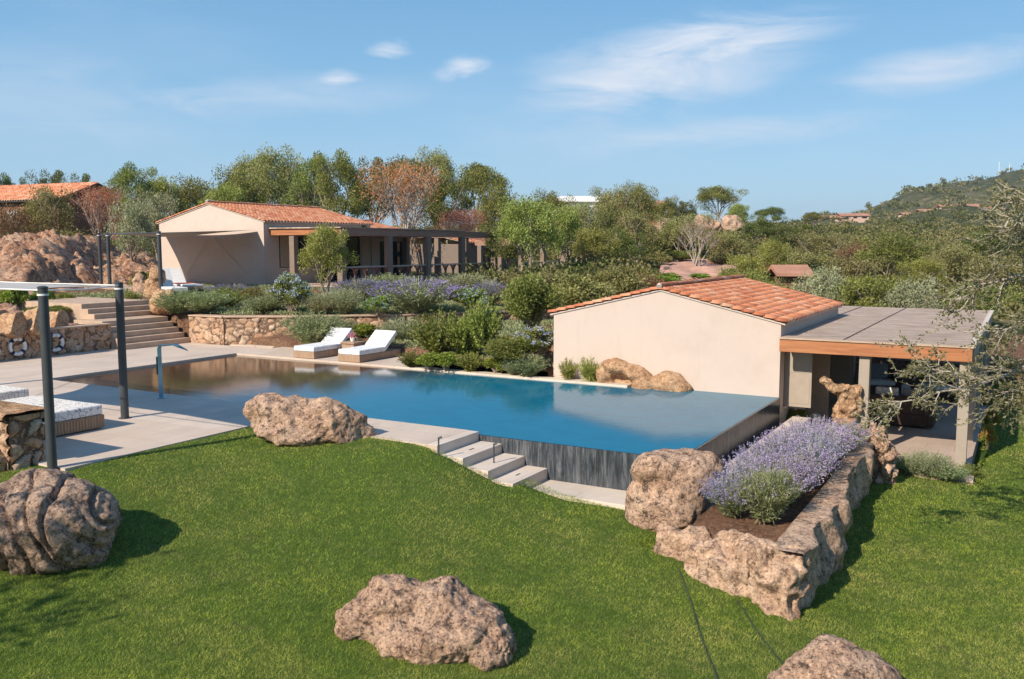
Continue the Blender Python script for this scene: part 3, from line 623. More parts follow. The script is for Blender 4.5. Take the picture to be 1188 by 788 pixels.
# twisted rock at the back of the planter and the rock that ends it
x, y = at(978, 486, -.3)
rock('twisted_rock', x, y, -.5, [(.05, 0, .35, .3, .25, .42), (-.02, 0, .82, .46, .22, .2, 0, 22), (-.3, 0, 1.0, .22, .18, .12, 0, 8), (.22, 0, .6, .22, .22, .35)], M['tafoni'],
     'twisted weathered orange rock jutting up behind the lavender in front of the pergola', CAMZ, cat='rock', amp=.10, freq=2.6, fine=.03, seed=60, voxel=.03, ridge=1.0)
x, y = at(1017, 560, -1.2)
rock('standing_rock', x, y+.1, -1.25, [(0, 0, .5, .3, .4, .75), (.12, 0, .25, .3, .35, .4), (-.02, .1, 1.0, .24, .3, .3), (-.3, .15, 1.0, .35, .3, .13)], M['granite'],
     'dark cleft upright rock that closes the far end of the lavender planter', CAMZ, cat='rock', amp=.14, freq=2.4, fine=.04, seed=61, voxel=.03, ridge=1.1, groove=((1, .1, 0), 4.5, .09))
# planter: cut rock wall, soil, inner edge
def slabwall(name, pts_out, zt, zb, thick, mat, amp, freq, seed, st=.035, grv=.06):
    """rough stone wall following a poly-line; outer face displaced strongly, top worn but fairly level"""
    P = [Vector((*p, 0)) for p in pts_out]; segs = [(P[i+1]-P[i]).length for i in range(len(P)-1)]; tot = sum(segs)
    n = int(tot/st); vs = []; prof = [(0, 0), (0, 1)]
    nh = int((zt-zb)/st); ntk = max(2, int(thick/st))
    prof = [(0, zb+(zt-zb)*k/nh) for k in range(nh+1)] + [(thick*k/ntk, zt) for k in range(1, ntk+1)] + [(thick, zt-.25), (thick, zb)]
    V = []
    for i in range(n+1):
        s = tot*i/n; j = 0
        while j < len(segs)-1 and s > segs[j]: s -= segs[j]; j += 1
        d = (P[j+1]-P[j]).normalized(); c = P[j]+d*s; nrm = Vector((d.y, -d.x, 0))
        for (o, z) in prof:
            p = c - nrm*o; q = Vector((p.x, p.y, 0))*freq + Vector((seed*7.1, 0, z*freq))
            a = MN.fractal(q, 1.0, 2.1, 5); rd = abs(MN.noise(q*1.9)); q2 = Vector((c.x*freq*2.2, c.y*freq*2.2, z*.5+seed))
            g = max(0, .14-abs(MN.noise(q2)))/.14*grv
            if z < zt-.001 and o == 0: p = p + nrm*(a*amp - rd*amp*.8 + .05 - g + (zt-z)*.05) ; zz = z
            elif o < thick-.001: zz = zt + MN.noise(q*2)*.035 - rd*.03; p = p + nrm*(a*amp*.6*(1-o/thick))
            else: zz = z
            V.append((p.x, p.y, zz))
    m = len(prof); i = np.arange((n+1)*m).reshape(n+1, m); F = np.stack([i[:-1, :-1], i[1:, :-1], i[1:, 1:], i[:-1, 1:]], -1).reshape(-1, 4)
    return npmesh(name, V, F, mat, smooth=True)
def m_cutrock():
    m = m_rock('cut_rock', (.53, .345, .235), (.41, .255, .17), (.62, .44, .315), .05, .8, (.17, .11, .08)); return m
M['cutrock'] = m_cutrock()
pl = empty('planter_wall', (1.6, -5, -1.2), 0, 'long raised planter wall of rough split rock beside the lawn, flat sandy top', 'planter')
me = slabwall('rock_face', [(2.5, -9.2), (2.5, -5.5), (2.42, -3.2), (2.3, -1.6)], -.36, -1.5, .34, M['cutrock'], .24, .62, 4, grv=.06)
link('rock_face', me, pl, (-1.6, 5, 1.2))
me2 = rock_mesh('front_rock', [(2.05, -8.85, -.72, .34, .3, .34), (1.75, -8.75, -.65, .3, .22, .22), (.55, -8.45, -.95, .36, .3, .35), (1.0, -8.45, -.75, .34, .25, .3), (1.5, -8.65, -.7, .34, .22, .28), (1.2, -8.75, -.95, .45, .28, .42, 0), (.85, -8.5, -.95, .35, .3, .35), (1.6, -8.95, -1.0, .45, .28, .42, 0), (1.75, -9.0, -.85, .3, .25, .35), (1.3, -8.8, -.72, .3, .2, .2)], M['cutrock'], amp=.12, freq=1.7, fine=.035, seed=71, voxel=.03, ridge=1.2)
link('front_rock', me2, pl, (-1.6, 5, 1.2))
me3 = rock_mesh('corner_rock', [(2.2, -9.15, -.95, .38, .3, .62, 0), (2.1, -9.2, -.55, .3, .24, .32), (2.4, -9.1, -.75, .28, .3, .4), (2.45, -9.2, -1.3, .2, .2, .35), (2.42, -9.0, -.62, .25, .28, .3)], M['cutrock'], amp=.12, freq=2.0, fine=.02, seed=72, voxel=.028, ridge=1.4)
link('corner_rock', me3, pl, (-1.6, 5, 1.2))
X, Y, F = grid(.80, 2.15, -8.55, -1.4, .08)
Z = -.50+np.array([MN.fractal(Vector((a, b, 0)), 1, 2, 4)*.05 for a, b in zip(X.ravel(), Y.ravel())]).reshape(X.shape) - .25*sm((-8.0-Y)/1.0)
link('planter_soil', npmesh('planter_soil', np.c_[X.ravel(), Y.ravel(), Z.ravel()], F, M['soil'], smooth=True), pl, (-1.6, 5, 1.2))
# furrows
for k, ((a0, a1), (b0, b1)) in enumerate(FUR):
    mb = MB(); pts = []
    for i in range(13):
        t = i/12; xx = a0+(b0-a0)*t+.02*math.sin(9*t+k); yy = a1+(b1-a1)*t; pts.append((xx, yy, float(hlawn(xx, yy))+.008))
    mb.tube(pts, .008, 6)
    o = mb.build('drip_hose', M['plastic_dark'], smooth=True)
    tag(o, ['long dark irrigation hose line across the lawn in front of the planter', 'short dark irrigation hose line beside the planter corner rock'][k], 'hose', 'dark hose lines in the lawn')

# ---------------------------------------------------------------- masonry walls
def m_stones():
    m, nt, b = newmat('laid_stones', .92, .12); co = coord(nt, 'World'); a = N(nt, 'ShaderNodeAttribute', attribute_name='rnd')
    c = ramp(nt, a.outputs['Fac'], [(0, (.20, .13, .09)), (.08, (.26, .17, .115)), (.12, (.42, .25, .15)), (.35, (.52, .33, .21)), (.6, (.58, .41, .28)), (.8, (.45, .29, .20)), (1, (.62, .48, .35))])
    f = noise(nt, co, 14, 7, .75); k = noise(nt, co, 3, 5, .7)
    c = mixc(nt, 1.0, c, ramp(nt, f, [(.38, (.62, .58, .55)), (.52, (1, 1, 1)), (.64, (1.2, 1.18, 1.15))]), 'MULTIPLY'); c = mixc(nt, ramp(nt, k, [(.52, 0.0), (.66, .5)]), c, (.30, .22, .16))
    L(nt, c, b.inputs['Base Color']); bump(nt, b, f, .8, .03); return m
M['stones'] = m_stones()
def stone_face(name, a, b_, z0, z1, cell=.27, res=.035, depth=.05, seed=0, parent=None, off=(0, 0, 0), inward=1):
    """one face of a dry stone wall from foot point a to b_: every stone bulges out, joints are recessed"""
    a = Vector((*a, 0)); b_ = Vector((*b_, 0)); d = (b_-a); Ln = d.length; d.normalize(); n = Vector((d.y, -d.x, 0))*inward
    nx = max(2, int(Ln/res)); nz = max(2, int((z1-z0)/res)); V = []; cell_id = np.empty((nx+1, nz+1)); jd = np.empty((nx+1, nz+1))
    for i in range(nx+1):
        for j in range(nz+1):
            s_ = Ln*i/nx; z = z0+(z1-z0)*j/nz; q = Vector((s_/cell+seed*3.3, z/cell*1.25, seed)); q += Vector((MN.noise(q*.9), MN.noise(q*.9+Vector((5, 5, 5))), 0))*.3
            dd, pp = MN.voronoi(Vector((q.x, q.y, 0))); e = dd[1]-dd[0]; hsh = (math.sin(pp[0].x*12.9898+pp[0].y*78.233)*43758.5453) % 1.0
            bul = min(1, max(0, e-.05)*5)**.6; o = bul*depth*(.55+.7*hsh)+MN.noise(q*4)*.008
            p_ = a+d*s_+n*o; V.append((p_.x-off[0], p_.y-off[1], z-off[2])); cell_id[i, j] = hsh; jd[i, j] = e
    ii = np.arange((nx+1)*(nz+1)).reshape(nx+1, nz+1); F = np.stack([ii[:-1, :-1], ii[1:, :-1], ii[1:, 1:], ii[:-1, 1:]], -1).reshape(-1, 4)
    e4 = (jd[:-1, :-1]+jd[1:, 1:]+jd[1:, :-1]+jd[:-1, 1:])/4; rd = np.where(e4 < .09, .0, .14+.86*cell_id[:-1, :-1]).reshape(-1)
    return link(name, npmesh(name, V, F, M['stones'], rnd=rd), parent)
def wall_poly(name, foot, zt, zb, th, mat, label, parent=None, cap=None, side=1):
    mb = MB(); r = empty(name, (*foot[0], zb), 0, label, 'wall') if parent is None else parent
    body = MB(); capb = MB(); ox, oy = foot[0]
    for i in range(len(foot)-1):
        a = Vector((*foot[i], 0)); b = Vector((*foot[i+1], 0)); d = (b-a).normalized(); n = Vector((-d.y, d.x, 0))*side*th
        e = d*(th*.45 if i < len(foot)-2 else 0); s_ = Vector((0, 0, 0))
        q = [a-s_, b+e, b+e+n, a-s_+n]; zz = zt[i] if isinstance(zt, list) else zt
        body.prism([(p.x-ox, p.y-oy) for p in q], 0, zz-zb-.05+.0007*i)
        ov = n.normalized()*-.075; q2 = [a+ov-d*.01, b+e+ov, b+e+n-ov, a+n-ov-d*.01]
        stone_face('stone_face', foot[i], foot[i+1], zb, zz-.045, parent=r, off=(ox, oy, zb), seed=i+len(name))
        if cap: capb.prism([(p.x-ox, p.y-oy) for p in q2], zz-zb-.045+.0009*i, zz-zb+.0013*i)
    body.build('masonry', mat, r)
    if cap: capb.build('coping', cap, r, bevel=.01)
    return r
M['capstone'] = simple('sandy_capstone', (.50, .36, .26), .9, .1, .15, 3, .3)
wall_poly('retaining_wall', RW[1:], 1.05, -.1, .35, M['rubble'], 'orange rubble stone retaining wall that zigzags behind the pool terrace', cap=M['capstone'])
wall_poly('stone_wall', [(-21.65, -20), (-21.65, -1.35)], .92, -.1, .4, M['rubble'], 'long rubble stone wall with two life rings hanging on it', cap=M['capstone'])
wall_poly('low_stone_wall', [(-10.7, 1.9), (-10.35, 1.2), (-9.6, .95)], .46, 0, .3, M['rubble'], 'short low stone wall by the foot of the right lounger')
wall_poly('low_stone_wall', [(-7.2, 1.9), (-6.0, .9)], 1.0, 0, .3, M['rubble'], 'short shaded stone wall meeting the left corner of the cream gable house', cap=M['capstone'])
# near stone block on the left
bk = empty('stone_pier', (-9.6, -12.35, -.1), 0, 'rough stone pier wall behind the big round boulder at the left edge', 'wall')
me = rock_mesh('pier_rock', [(.0, -.42, .38, .55, .42, .45), (.42, -.38, .22, .40, .32, .38), (-.8, -.42, .38, .6, .42, .48)], M['tafoni'], amp=.1, freq=1.6, fine=.03, seed=81, voxel=.035, cuts=(((0, -.70, 0), (.1, -1, 0)),))
link('pier_rock', me, bk)
mb = MB(); mb.box(-3, .82, -.20, .32, 0, .93); mb.build('masonry', M['rubble'], bk)
stone_face('stone_face', (-3, -.20), (.82, -.20), 0, .95, cell=.34, res=.022, depth=.07, seed=7, parent=bk)
stone_face('stone_face', (.82, -.20), (.82, .34), 0, .95, cell=.34, res=.022, depth=.07, seed=9, parent=bk)
me = slabwall('top_slab', [(-3, -.3), (.92, -.3)], 1.02, .93, .68, M['tafoni'], .05, 1.6, 5, st=.03, grv=.0); link('top_slab', me, bk)

# stairs at the left: risers face the pool (+x)
st = empty('stone_stairs', (-21.65, 0, 0), 0, 'broad sandstone stairs climbing in two flights from the pool deck to the upper terrace', 'stairs')
mb = MB()
for k in range(5):
    mb.box(-23.6, -20.95-.28*k, -1.35+.0005*k, 1.33-.0005*k, -.1 if k == 0 else .055+.18*k, .055+.18*(k+1))
mb.build('lower_flight', M['capstone'], st, bevel=.015, loc=(21.65, 0, 0))
mb = MB()
for k in range(3): mb.box(-28, -23.1-.34*k, -.9+.0005*k, 1.9-.0005*k, .90+.17*k if k else .3, .956+.17*(k+1)-.0)
mb.build('upper_flight', M['capstone'], st, bevel=.015, loc=(21.65, 0, 0))

# ---------------------------------------------------------------- rock outcrop
X, Y, F = grid(-32.5, -11.5, 27.5, 62, .125)     # in lateral / depth units
Lq, Dq = X.ravel(), Y.ravel(); pxq = 594+1040*Lq/Dq
Ds = Dq-np.interp(pxq, [40, 120], [0, 11.5]); base = np.interp(Ds, [15, 27, 30, 32, 36, 40, 44, 47, 50], [.7, .9, 1.0, 1.1, 1.6, 2.4, 3.2, 3.5, 3.3])
top = np.interp(pxq, [-400, 0, 60, 110, 150, 180, 195, 230], [1.05, 1.08, 1.1, 1.05, .92, .72, .45, .2])
Zq = .6+(base-.6)*top
xs, ys = CX+Lq*CT-Dq*ST, CY+Lq*ST+Dq*CT
dz = np.empty(len(Lq))
def h01(p, k=0): return (math.sin(p.x*12.9898+p.y*78.233+k*3.7)*43758.5453) % 1.0
for i in range(len(Lq)):
    v = Vector((Lq[i]*.50+Dq[i]*.26, Dq[i]*.42-Lq[i]*.30, 0)); w_ = Vector((MN.noise(v*1.1), MN.noise(v*1.1+Vector((9, 2, 4))), 0))*.35
    q = 0
    for fr, am, cr in ((.7, .60, .34), (1.8, .50, .26), (5.0, .13, .06)):
        vv = (v+w_)*fr; d_, p_ = MN.voronoi(vv); a_, b_ = h01(p_[0]), h01(p_[0], 1); e_ = d_[1]-d_[0]
        q += am*((a_-.5) + (vv.x-p_[0].x)*(b_-.5)*1.6 + (vv.y-p_[0].y)*(a_*1.3-.3)) - cr*max(0, .13-e_)/.13
    dz[i] = q + MN.noise(v*9)*.06
amp = np.interp(Ds, [27.5, 30, 33, 38], [.12, .3, .7, .9])*np.interp(pxq, [150, 200], [1, .35])
Zq = Zq + dz*amp
stm = ((xs > -28.2) & (xs < -20.9) & (ys > -1.5) & (ys < 2.0)) | (xs > -22.0)
Zq = np.where(stm, -.8, Zq)
edge = (np.abs(X.ravel()-(-32.5)) < .01) | (np.abs(Y.ravel()-62) < .15); Zq = np.where(edge, Zq-3, Zq)
Zq = np.where((pxq > 200), Zq-2.0*sm((pxq-200)/15), Zq)
oc = link('rock_outcrop', npmesh('rock_outcrop', np.c_[xs, ys, Zq], F, M['outcrop'], smooth=False)); tag(oc, 'fractured reddish rock outcrop rising behind the stone wall at the left', 'rock outcrop')
# chunky rocks on top of the left wall
for k, (px, py, z, wd, h, mt, lab) in enumerate([
    (20, 384, .95, .55, .75, 'tafoni', 'pale slanted rock slab at the left end above the life ring wall'),
    (46, 382, .95, .50, .85, 'tafoni', 'pale orange tilted rock block right behind the left life ring'),
    (70, 378, .95, .40, .7, 'tafoni', 'rounded orange rock beside the dark post above the stone wall'),
    (0, 380, .95, .5, .8, 'granite', 'rust coloured rock leaning at the left image edge above the wall')]):
    x, y = at(px, py, z)
    rock('rock', x-.3, y, z-.15, [(0, 0, h*.4, wd, .45, h*.5, 0, 25), (.2, .1, h*.55, wd*.6, .35, h*.4, 0, -10)], M[mt], lab, CAMZ, cat='rock', group='rocks on the left stone wall', amp=.08, freq=1.4, fine=.02, seed=90+k, voxel=.05, cuts=(((.1, -.2, h*.5), (-.3, -.8, .5)), ((.3, 0, 0), (1, -.2, .2))))
# ---------------------------------------------------------------- tiled roofs and gable houses
def tile_slope(name, xr, xe, zr, ze, y0, y1, per=.23, row=.27, parent=None, off=(0, 0, 0)):
    """barrel tiles on one slope: ridge line x=xr,z=zr down to eave x=xe,z=ze, running y0..y1"""
    sl = math.hypot(xe-xr, ze-zr); dx, dz = (xe-xr)/sl, (ze-zr)/sl; nx, nz = (-dz, dx) if dx > 0 else (dz, -dx)
    nx, nz = (abs(dz)*np.sign(dx), abs(dx))
    ncol = int(round((y1-y0)/per)); per = (y1-y0)/ncol; nrow = int(round(sl/row)); row = sl/nrow; K = 8
    prof = np.array([0, .045, .068, .068, .045, .0, -.022, -.022])*1.0
    V = []; Fc = []; rd = []
    r_ = np.random.default_rng(int(abs(xr*100)+y1*10))
    for k in range(nrow):
        jit = r_.normal(0, .008, ncol); tl = r_.random(ncol)
        q0, q1 = k*row-.02, (k+1)*row+.012+0
        for c in range(ncol):
            yy = y0+(c+np.arange(K+1)/K)*per; h = np.r_[prof, prof[0]]
            b = len(V)
            for (q, lf) in ((max(q0, 0), .0), (q1+jit[c], .022), (q1+jit[c]-.004, -.012)):
                for i in range(K+1):
                    hh = h[i]+lf; V.append((xr+dx*q+nx*hh, yy[i], zr+dz*q+nz*hh))
            for s_ in (0, 1):
                for i in range(K):
                    Fc.append((b+s_*(K+1)+i, b+s_*(K+1)+i+1, b+(s_+1)*(K+1)+i+1, b+(s_+1)*(K+1)+i)); rd.append(tl[c]*.82 if s_ == 0 else .97)
    V = np.array(V)-np.array(off); me = npmesh(name, V, Fc, M['tile'], rnd=rd)
    return link(name, me, parent)
def ridge_caps(name, x, z, y0, y1, parent, off, r=.1):
    n = int((y1-y0)/.38); V = []; Fc = []; rd = []; K = 7
    for k in range(n):
        a = y0+(y1-y0)*k/n; b_ = y0+(y1-y0)*(k+1)/n+.03; b = len(V)
        for (yy, rr_) in ((a, r), (b_, r*.86)):
            for i in range(K+1):
                t = math.pi*i/K; V.append((x+math.cos(t)*rr_-off[0], yy-off[1], z+math.sin(t)*rr_*.9-.02-off[2]))
        for i in range(K): Fc.append((b+i, b+i+1, b+K+1+i+1, b+K+1+i)); rd.append(random.random())
    return link(name, npmesh(name, V, Fc, M['tile'], rnd=rd), parent)
def gable_roof(root, off, x0, x1, y0, y1, zr, ze, ox=.1, oy=.1):
    xm = (x0+x1)/2; k = (zr-ze)/(xm-x0)
    deck = MB(); deck.extr([(x0-ox, ze-k*ox-.02), (xm, zr-.02), (x1+ox, ze-k*ox-.02), (x1+ox, ze-k*ox-.055), (xm, zr-.055), (x0-ox, ze-k*ox-.055)], 'y', y0-oy+.05, y1+oy-.05)
    rf = deck.build('roof', M['frame_dark'] if False else M['plaster'], root, loc=(-off[0], -off[1], -off[2]))
    O2 = (0, 0, 0)
    for xe in (x0-ox-.03, x1+ox+.03):
        tile_slope('roof_tiles', xm, xe, zr+.0, ze-k*ox, y0-oy, y1+oy, parent=rf)
    ridge_caps('ridge_tiles', xm, zr+.09, y0-oy-.02, y1+oy, rf, (0, 0, 0))
    return rf

# --- pool house at the right
hx0, hx1, hy0, hy1 = -5.86, 0.0, .30, 7.5
O = (-2.9, 3.8, -1.2); P_ = lambda mb, name, m, par, **k: mb.build(name, m, par, loc=(-O[0], -O[1], -O[2]), **k)
h = empty('pool_house', O, 0, 'cream gabled pool house with terracotta roof beside the infinity edge', 'house')
mb = MB(); mb.extr([(hx0, -1.3), (hx1, -1.3), (hx1, 1.73), (-2.93, 2.40), (hx0, 1.73)], 'y', hy0, hy0+.3)
P_(mb, 'gable_wall', M['plaster'], h)
mb = MB(); mb.extr([(hx0, -1.3), (hx1, -1.3), (hx1, 1.73), (-2.93, 2.40), (hx0, 1.73)], 'y', hy1-.3, hy1)
mb.box(hx0, hx0+.3, hy0+.3, hy1-.3, -1.3, 1.72)
P_(mb, 'rear_walls', M['plaster'], h)
mb = MB(); mb.box(-.3, 0, hy0+.3, .75, -1.3, 1.72); mb.box(-.3, 0, .75, 3.0, -1.3, -.28); mb.box(-.3, 0, .75, 6.6, 1.22, 1.72); mb.box(-.3, 0, 3.0, 3.35, -1.3, 1.22); mb.box(-.3, 0, 6.6, hy1-.3, -1.3, 1.72)
P_(mb, 'side_wall', M['plaster'], h)
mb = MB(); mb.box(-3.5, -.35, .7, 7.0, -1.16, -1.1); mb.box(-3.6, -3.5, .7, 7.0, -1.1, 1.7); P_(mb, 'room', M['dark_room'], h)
def framed(x, y0, y1, z0, z1, par, PP, glass=True, t=.05):
    f = MB(); f.box(x, x+t, y0, y0+.06, z0, z1); f.box(x, x+t, y1-.06, y1, z0, z1); f.box(x, x+t, y0+.06, y1-.06, z0, z0+.06); f.box(x, x+t, y0+.06, y1-.06, z1-.06, z1); f.box(x, x+t, (y0+y1)/2-.03, (y0+y1)/2+.03, z0+.06, z1-.06)
    w_ = PP(f, 'window', M['frame_dark'], par)
    if glass: g = MB(); g.box(x+.018, x+.026, y0+.06, y1-.06, z0+.06, z1-.06); g.build('pane', M['glass'], w_)
    return w_
framed(-.22, .75, 3.0, -.28, 1.22, h, P_); framed(-.22, 3.35, 6.6, -1.12, 1.22, h, P_)
mb = MB(); mb.box(-.01, .05, .72, 3.03, -.32, -.28); P_(mb, 'sill', M['coping'], h)
for (ya, yb, za, xo) in ((.80, .84, -.27, .62), (2.92, 2.96, -.27, .62), (3.40, 3.44, -1.12, .55), (6.52, 6.56, -1.12, .55)):
    mb = MB(); mb.box(.0, xo, ya, yb, za, 1.2)
    for q in range(2): mb.box(.04, xo-.04, ya-.008, yb+.008, za+.08+q*(1.2-za)*.5, za+.04+(q+.92)*(1.2-za)*.5)
    P_(mb, 'shutter', M['taupe'], h)
gable_roof(h, O, hx0, hx1, hy0, hy1, 2.45, 1.76, .1, .08)
mb = MB(); mb.tube([(-2.93, hy0-.1, 2.50), (-2.93, hy0-.04, 2.54), (-2.93, hy0+.06, 2.56)], [.07, .075, .04], 10); P_(mb, 'ridge_end', M['plaster'], h, smooth=True)
# --- pergola at the right
O = (2.0, 6, -1.2)
pg = empty('pergola', O, 0, 'reed roofed pergola with an orange timber fascia beside the cream pool house', 'pergola')
mb = MB(); mb.box(.03, 4.0, .08, 12.0, -1.5, -1.16); mb.box(.03, 4.12, -.75, .08, -1.5, -1.161); P_(mb, 'floor', M['patio'], pg, bevel=.01)
for i, (a, b_, c, d) in enumerate([(.03, 1.36, .2, 12.0), (1.42, 3.86, .2, 12.0), (-2.0, -.02, 7.66, 12.0)]):
    mb = MB(); mb.box(a, b_, c, d, 1.33, 1.42+.004*i); P_(mb, 'reed_panel', M['reed'], pg)
mb = MB(); mb.box(.03, 3.95, .06, .16, 1.10, 1.39); P_(mb, 'front_fascia', M['beam_orange'], pg, bevel=.008)
mb = MB(); mb.box(.03, 3.97, .03, .2, 1.392, 1.425); P_(mb, 'edge_board', M['capstone'], pg)
mb = MB(); mb.box(3.88, 3.97, .17, 12.0, 1.12, 1.39); P_(mb, 'side_fascia', M['taupe'], pg)
mb = MB(); mb.box(3.87, 3.99, .21, 12.0, 1.391, 1.44); P_(mb, 'edge_board', M['coping'], pg)
mb = MB(); mb.box(-2, 3.88, 11.9, 12.0, 1.12, 1.32); P_(mb, 'rear_fascia', M['beam_brown'], pg)
for y_ in (3.2, 6.1, 9.0):
    mb = MB(); mb.box(.05, 3.87, y_-.06, y_+.06, 1.12, 1.31); P_(mb, 'cross_beam', M['beam_brown'], pg)
for (a, b_, c, d) in [(1.74, 1.96, .17, .39), (3.72, 3.93, .17, .42), (3.60, 3.93, 3.1, 3.5), (3.60, 3.93, 6.0, 6.4), (3.6, 3.93, 8.9, 9.3), (3.6, 3.93, 11.5, 11.88), (.1, .4, 11.5, 11.88), (1.9, 2.2, 11.5, 11.88), (.02, .3, 8.8, 9.1)]:
    mb = MB(); mb.box(a, b_, c, d, -1.16, 1.11); P_(mb, 'column', M['taupe'], pg, bevel=.01)
# sofas under the pergola
def sofa(x, y, rz, w_, label, pattern=True):
    s = empty('wicker_sofa', (x, y, -1.16), rz, label, 'sofa', 'dark wicker seats in the pergola shade')
    dw = M['wicker_dark']
    mb = MB(); mb.box(-w_/2, w_/2, -.42, .42, .05, .36); mb.build('base', dw, s, bevel=.03)
    mb = MB(); mb.box(-w_/2, w_/2, .28, .44, .36, .80); mb.build('backrest', dw, s, bevel=.03)
    for q in (-1, 1):
        mb = MB(); mb.box(q*(w_/2)-.08, q*(w_/2)+.08, -.42, .44, .05, .62); mb.build('armrest', dw, s, bevel=.04)
    mb = MB(); mb.box(-w_/2+.09, w_/2-.09, -.40, .27, .362, .50); mb.build('seat_cushion', M['faint'] if pattern else M['grey_cushion'], s, bevel=.05, seg=3)
    n = max(1, int(w_/.7))
    for k in range(n):
        cx = -w_/2+.1+(w_-.2)*(k+.5)/n
        mb = MB(); mb.box(cx-.28, cx+.28, .10, .25, .505, .98); mb.build('back_cushion', M['grey_cushion'] if k % 2 == 0 else M['print'], s, bevel=.05, seg=3)
    return s
M['wicker_dark'] = m_wood('dark_rattan', (.045, .025, .02), (.10, .06, .045), .7, 2, 2.2)
sofa(2.15, 4.6, R(180), 1.5, 'dark wicker sofa seen from behind under the reed roof, nearest the house')
sofa(3.0, 9.0, 0, 1.9, 'long wicker sofa with pale cushions deeper in the pergola shade')
sofa(1.0, 9.2, R(20), 1.0, 'wicker armchair with cushion in the back corner of the pergola')
tb = empty('coffee_table', (2.2, 6.9, -1.16), 0, 'low dark coffee table between the wicker seats in the pergola', 'table')
MB().box(-.55, .55, -.35, .35, .36, .41).build('table_top', M['wicker_dark'], tb, bevel=.01)
for a in (-.48, .48):
    for b_ in (-.28, .28): MB().box(a-.03, a+.03, b_-.03, b_+.03, 0, .359).build('leg', M['wicker_dark'], tb)
ws = None
for k, (px, py, s_, lab) in enumerate([(926, 488, .16, 'white rounded stone behind the lavender next to the pool house corner'), (946, 486, .13, 'small white stone beside the twisted orange rock behind the lavender')]):
    x, y = at(px, py, -.75); me = rock_mesh('white_stone', [(0, 0, s_*.5, s_*1.3, s_, s_)], simple('white_stone', (.70, .68, .64), .9, .1, .08), amp=.02, freq=4, voxel=.03, seed=k)
    tag(link('white_stone', me, None, (x, y, -.8)), lab, 'stone')

# --- house at the left, on the upper terrace
O = (-32.5, 17, 1.5)
h = empty('villa', O, 0, 'cream gabled villa on the upper terrace with terracotta roof and shaded gable', 'house')
x0, x1, y0, y1 = -36.45, -28.65, 12.7, 21.2; xm = (x0+x1)/2
mb = MB(); mb.extr([(x0, 1.2), (x1, 1.2), (x1, 4.72), (xm, 5.66), (x0, 4.72)], 'y', y0, y0+.35); P_(mb, 'gable_wall', M['plaster'], h)
mb = MB(); mb.extr([(x0, 1.2), (x1, 1.2), (x1, 4.72), (xm, 5.66), (x0, 4.72)], 'y', y1-.35, y1); mb.box(x0, x0+.3, y0+.35, y1-.35, 1.2, 4.7); P_(mb, 'rear_walls', M['plaster'], h)
mb = MB(); mb.box(x1-.3, x1, y0+.35, 13.75, 1.2, 4.7); mb.box(x1-.3, x1, 13.75, 16.0, 1.2, 2.35); mb.box(x1-.3, x1, 13.75, 20.4, 4.0, 4.7); mb.box(x1-.3, x1, 16, 17, 1.2, 4.0); mb.box(x1-.3, x1, 20.4, y1-.35, 1.2, 4.0)
P_(mb, 'side_wall', M['plaster'], h)
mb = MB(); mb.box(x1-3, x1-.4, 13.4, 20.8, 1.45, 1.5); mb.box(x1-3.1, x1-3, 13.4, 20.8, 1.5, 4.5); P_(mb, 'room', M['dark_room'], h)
framed(x1-.2, 13.75, 16.0, 2.35, 4.0, h, P_); framed(x1-.2, 17, 20.4, 1.5, 4.0, h, P_)
mb = MB(); mb.box(x1-.01, x1+.06, 13.7, 16.05, 2.29, 2.35); P_(mb, 'sill', M['coping'], h)
mb = MB(); mb.box(x1, x1+.05, 13.80, 14.75, 2.38, 3.98); P_(mb, 'shutter', M['taupe'], h)
gable_roof(h, O, x0, x1, y0, y1, 5.70, 4.76, .15, .1)
mb = MB(); mb.tube([(xm, y0-.12, 5.76), (xm, y0-.04, 5.82), (xm, y0+.1, 5.84)], [.09, .09, .05], 10); P_(mb, 'ridge_end', M['plaster'], h, smooth=True)
# rear wing, lower
O = (-31, 23, 1.5)
h2 = empty('villa_wing', O, 0, 'lower tiled wing joined to the far end of the villa roof', 'house')
mb = MB(); mb.box(-35.5, -28.6, 21.25, 21.5, 1.2, 4.2); mb.box(-28.9, -28.6, 21.5, 22, 1.2, 4.15); mb.box(-28.9, -28.6, 22, 24.4, 3.75, 4.15); mb.box(-28.9, -28.6, 24.4, 25, 1.2, 4.15)
mb.box(-35.5, -28.9, 24.8, 25, 1.2, 4.15); P_(mb, 'walls', M['plaster'], h2)
framed(-28.8, 22, 24.4, 1.5, 3.75, h2, P_)
gable_roof(h2, O, -35.5, -28.4, 21.3, 25.2, 5.0, 4.3, .12, .05)
O = (-31, 34, 1.5)
M['taupe_wall'] = simple('taupe_render', (.22, .17, .14), .9, .1, .1)  # darkened colour takes the sunlit brightness off the front wall
h3 = empty('garden_house', O, 0, 'low tiled building seen through the far bays of the brown pergola', 'house')
mb = MB(); mb.box(-36, -28.2, 31, 31.3, 1.2, 3.6); mb.box(-28.5, -28.2, 31.3, 33, 1.2, 3.6); mb.box(-28.5, -28.2, 36, 38, 1.2, 3.6); mb.box(-28.5, -28.2, 33, 36, 3.3, 3.6); mb.box(-36, -28.5, 37.7, 38, 1.2, 3.6); P_(mb, 'walls', M['taupe_wall'], h3)
framed(-28.4, 33, 36, 1.5, 3.3, h3, P_)
gable_roof(h3, O, -36, -28.2, 31, 38, 4.45, 3.72, .12, .05)
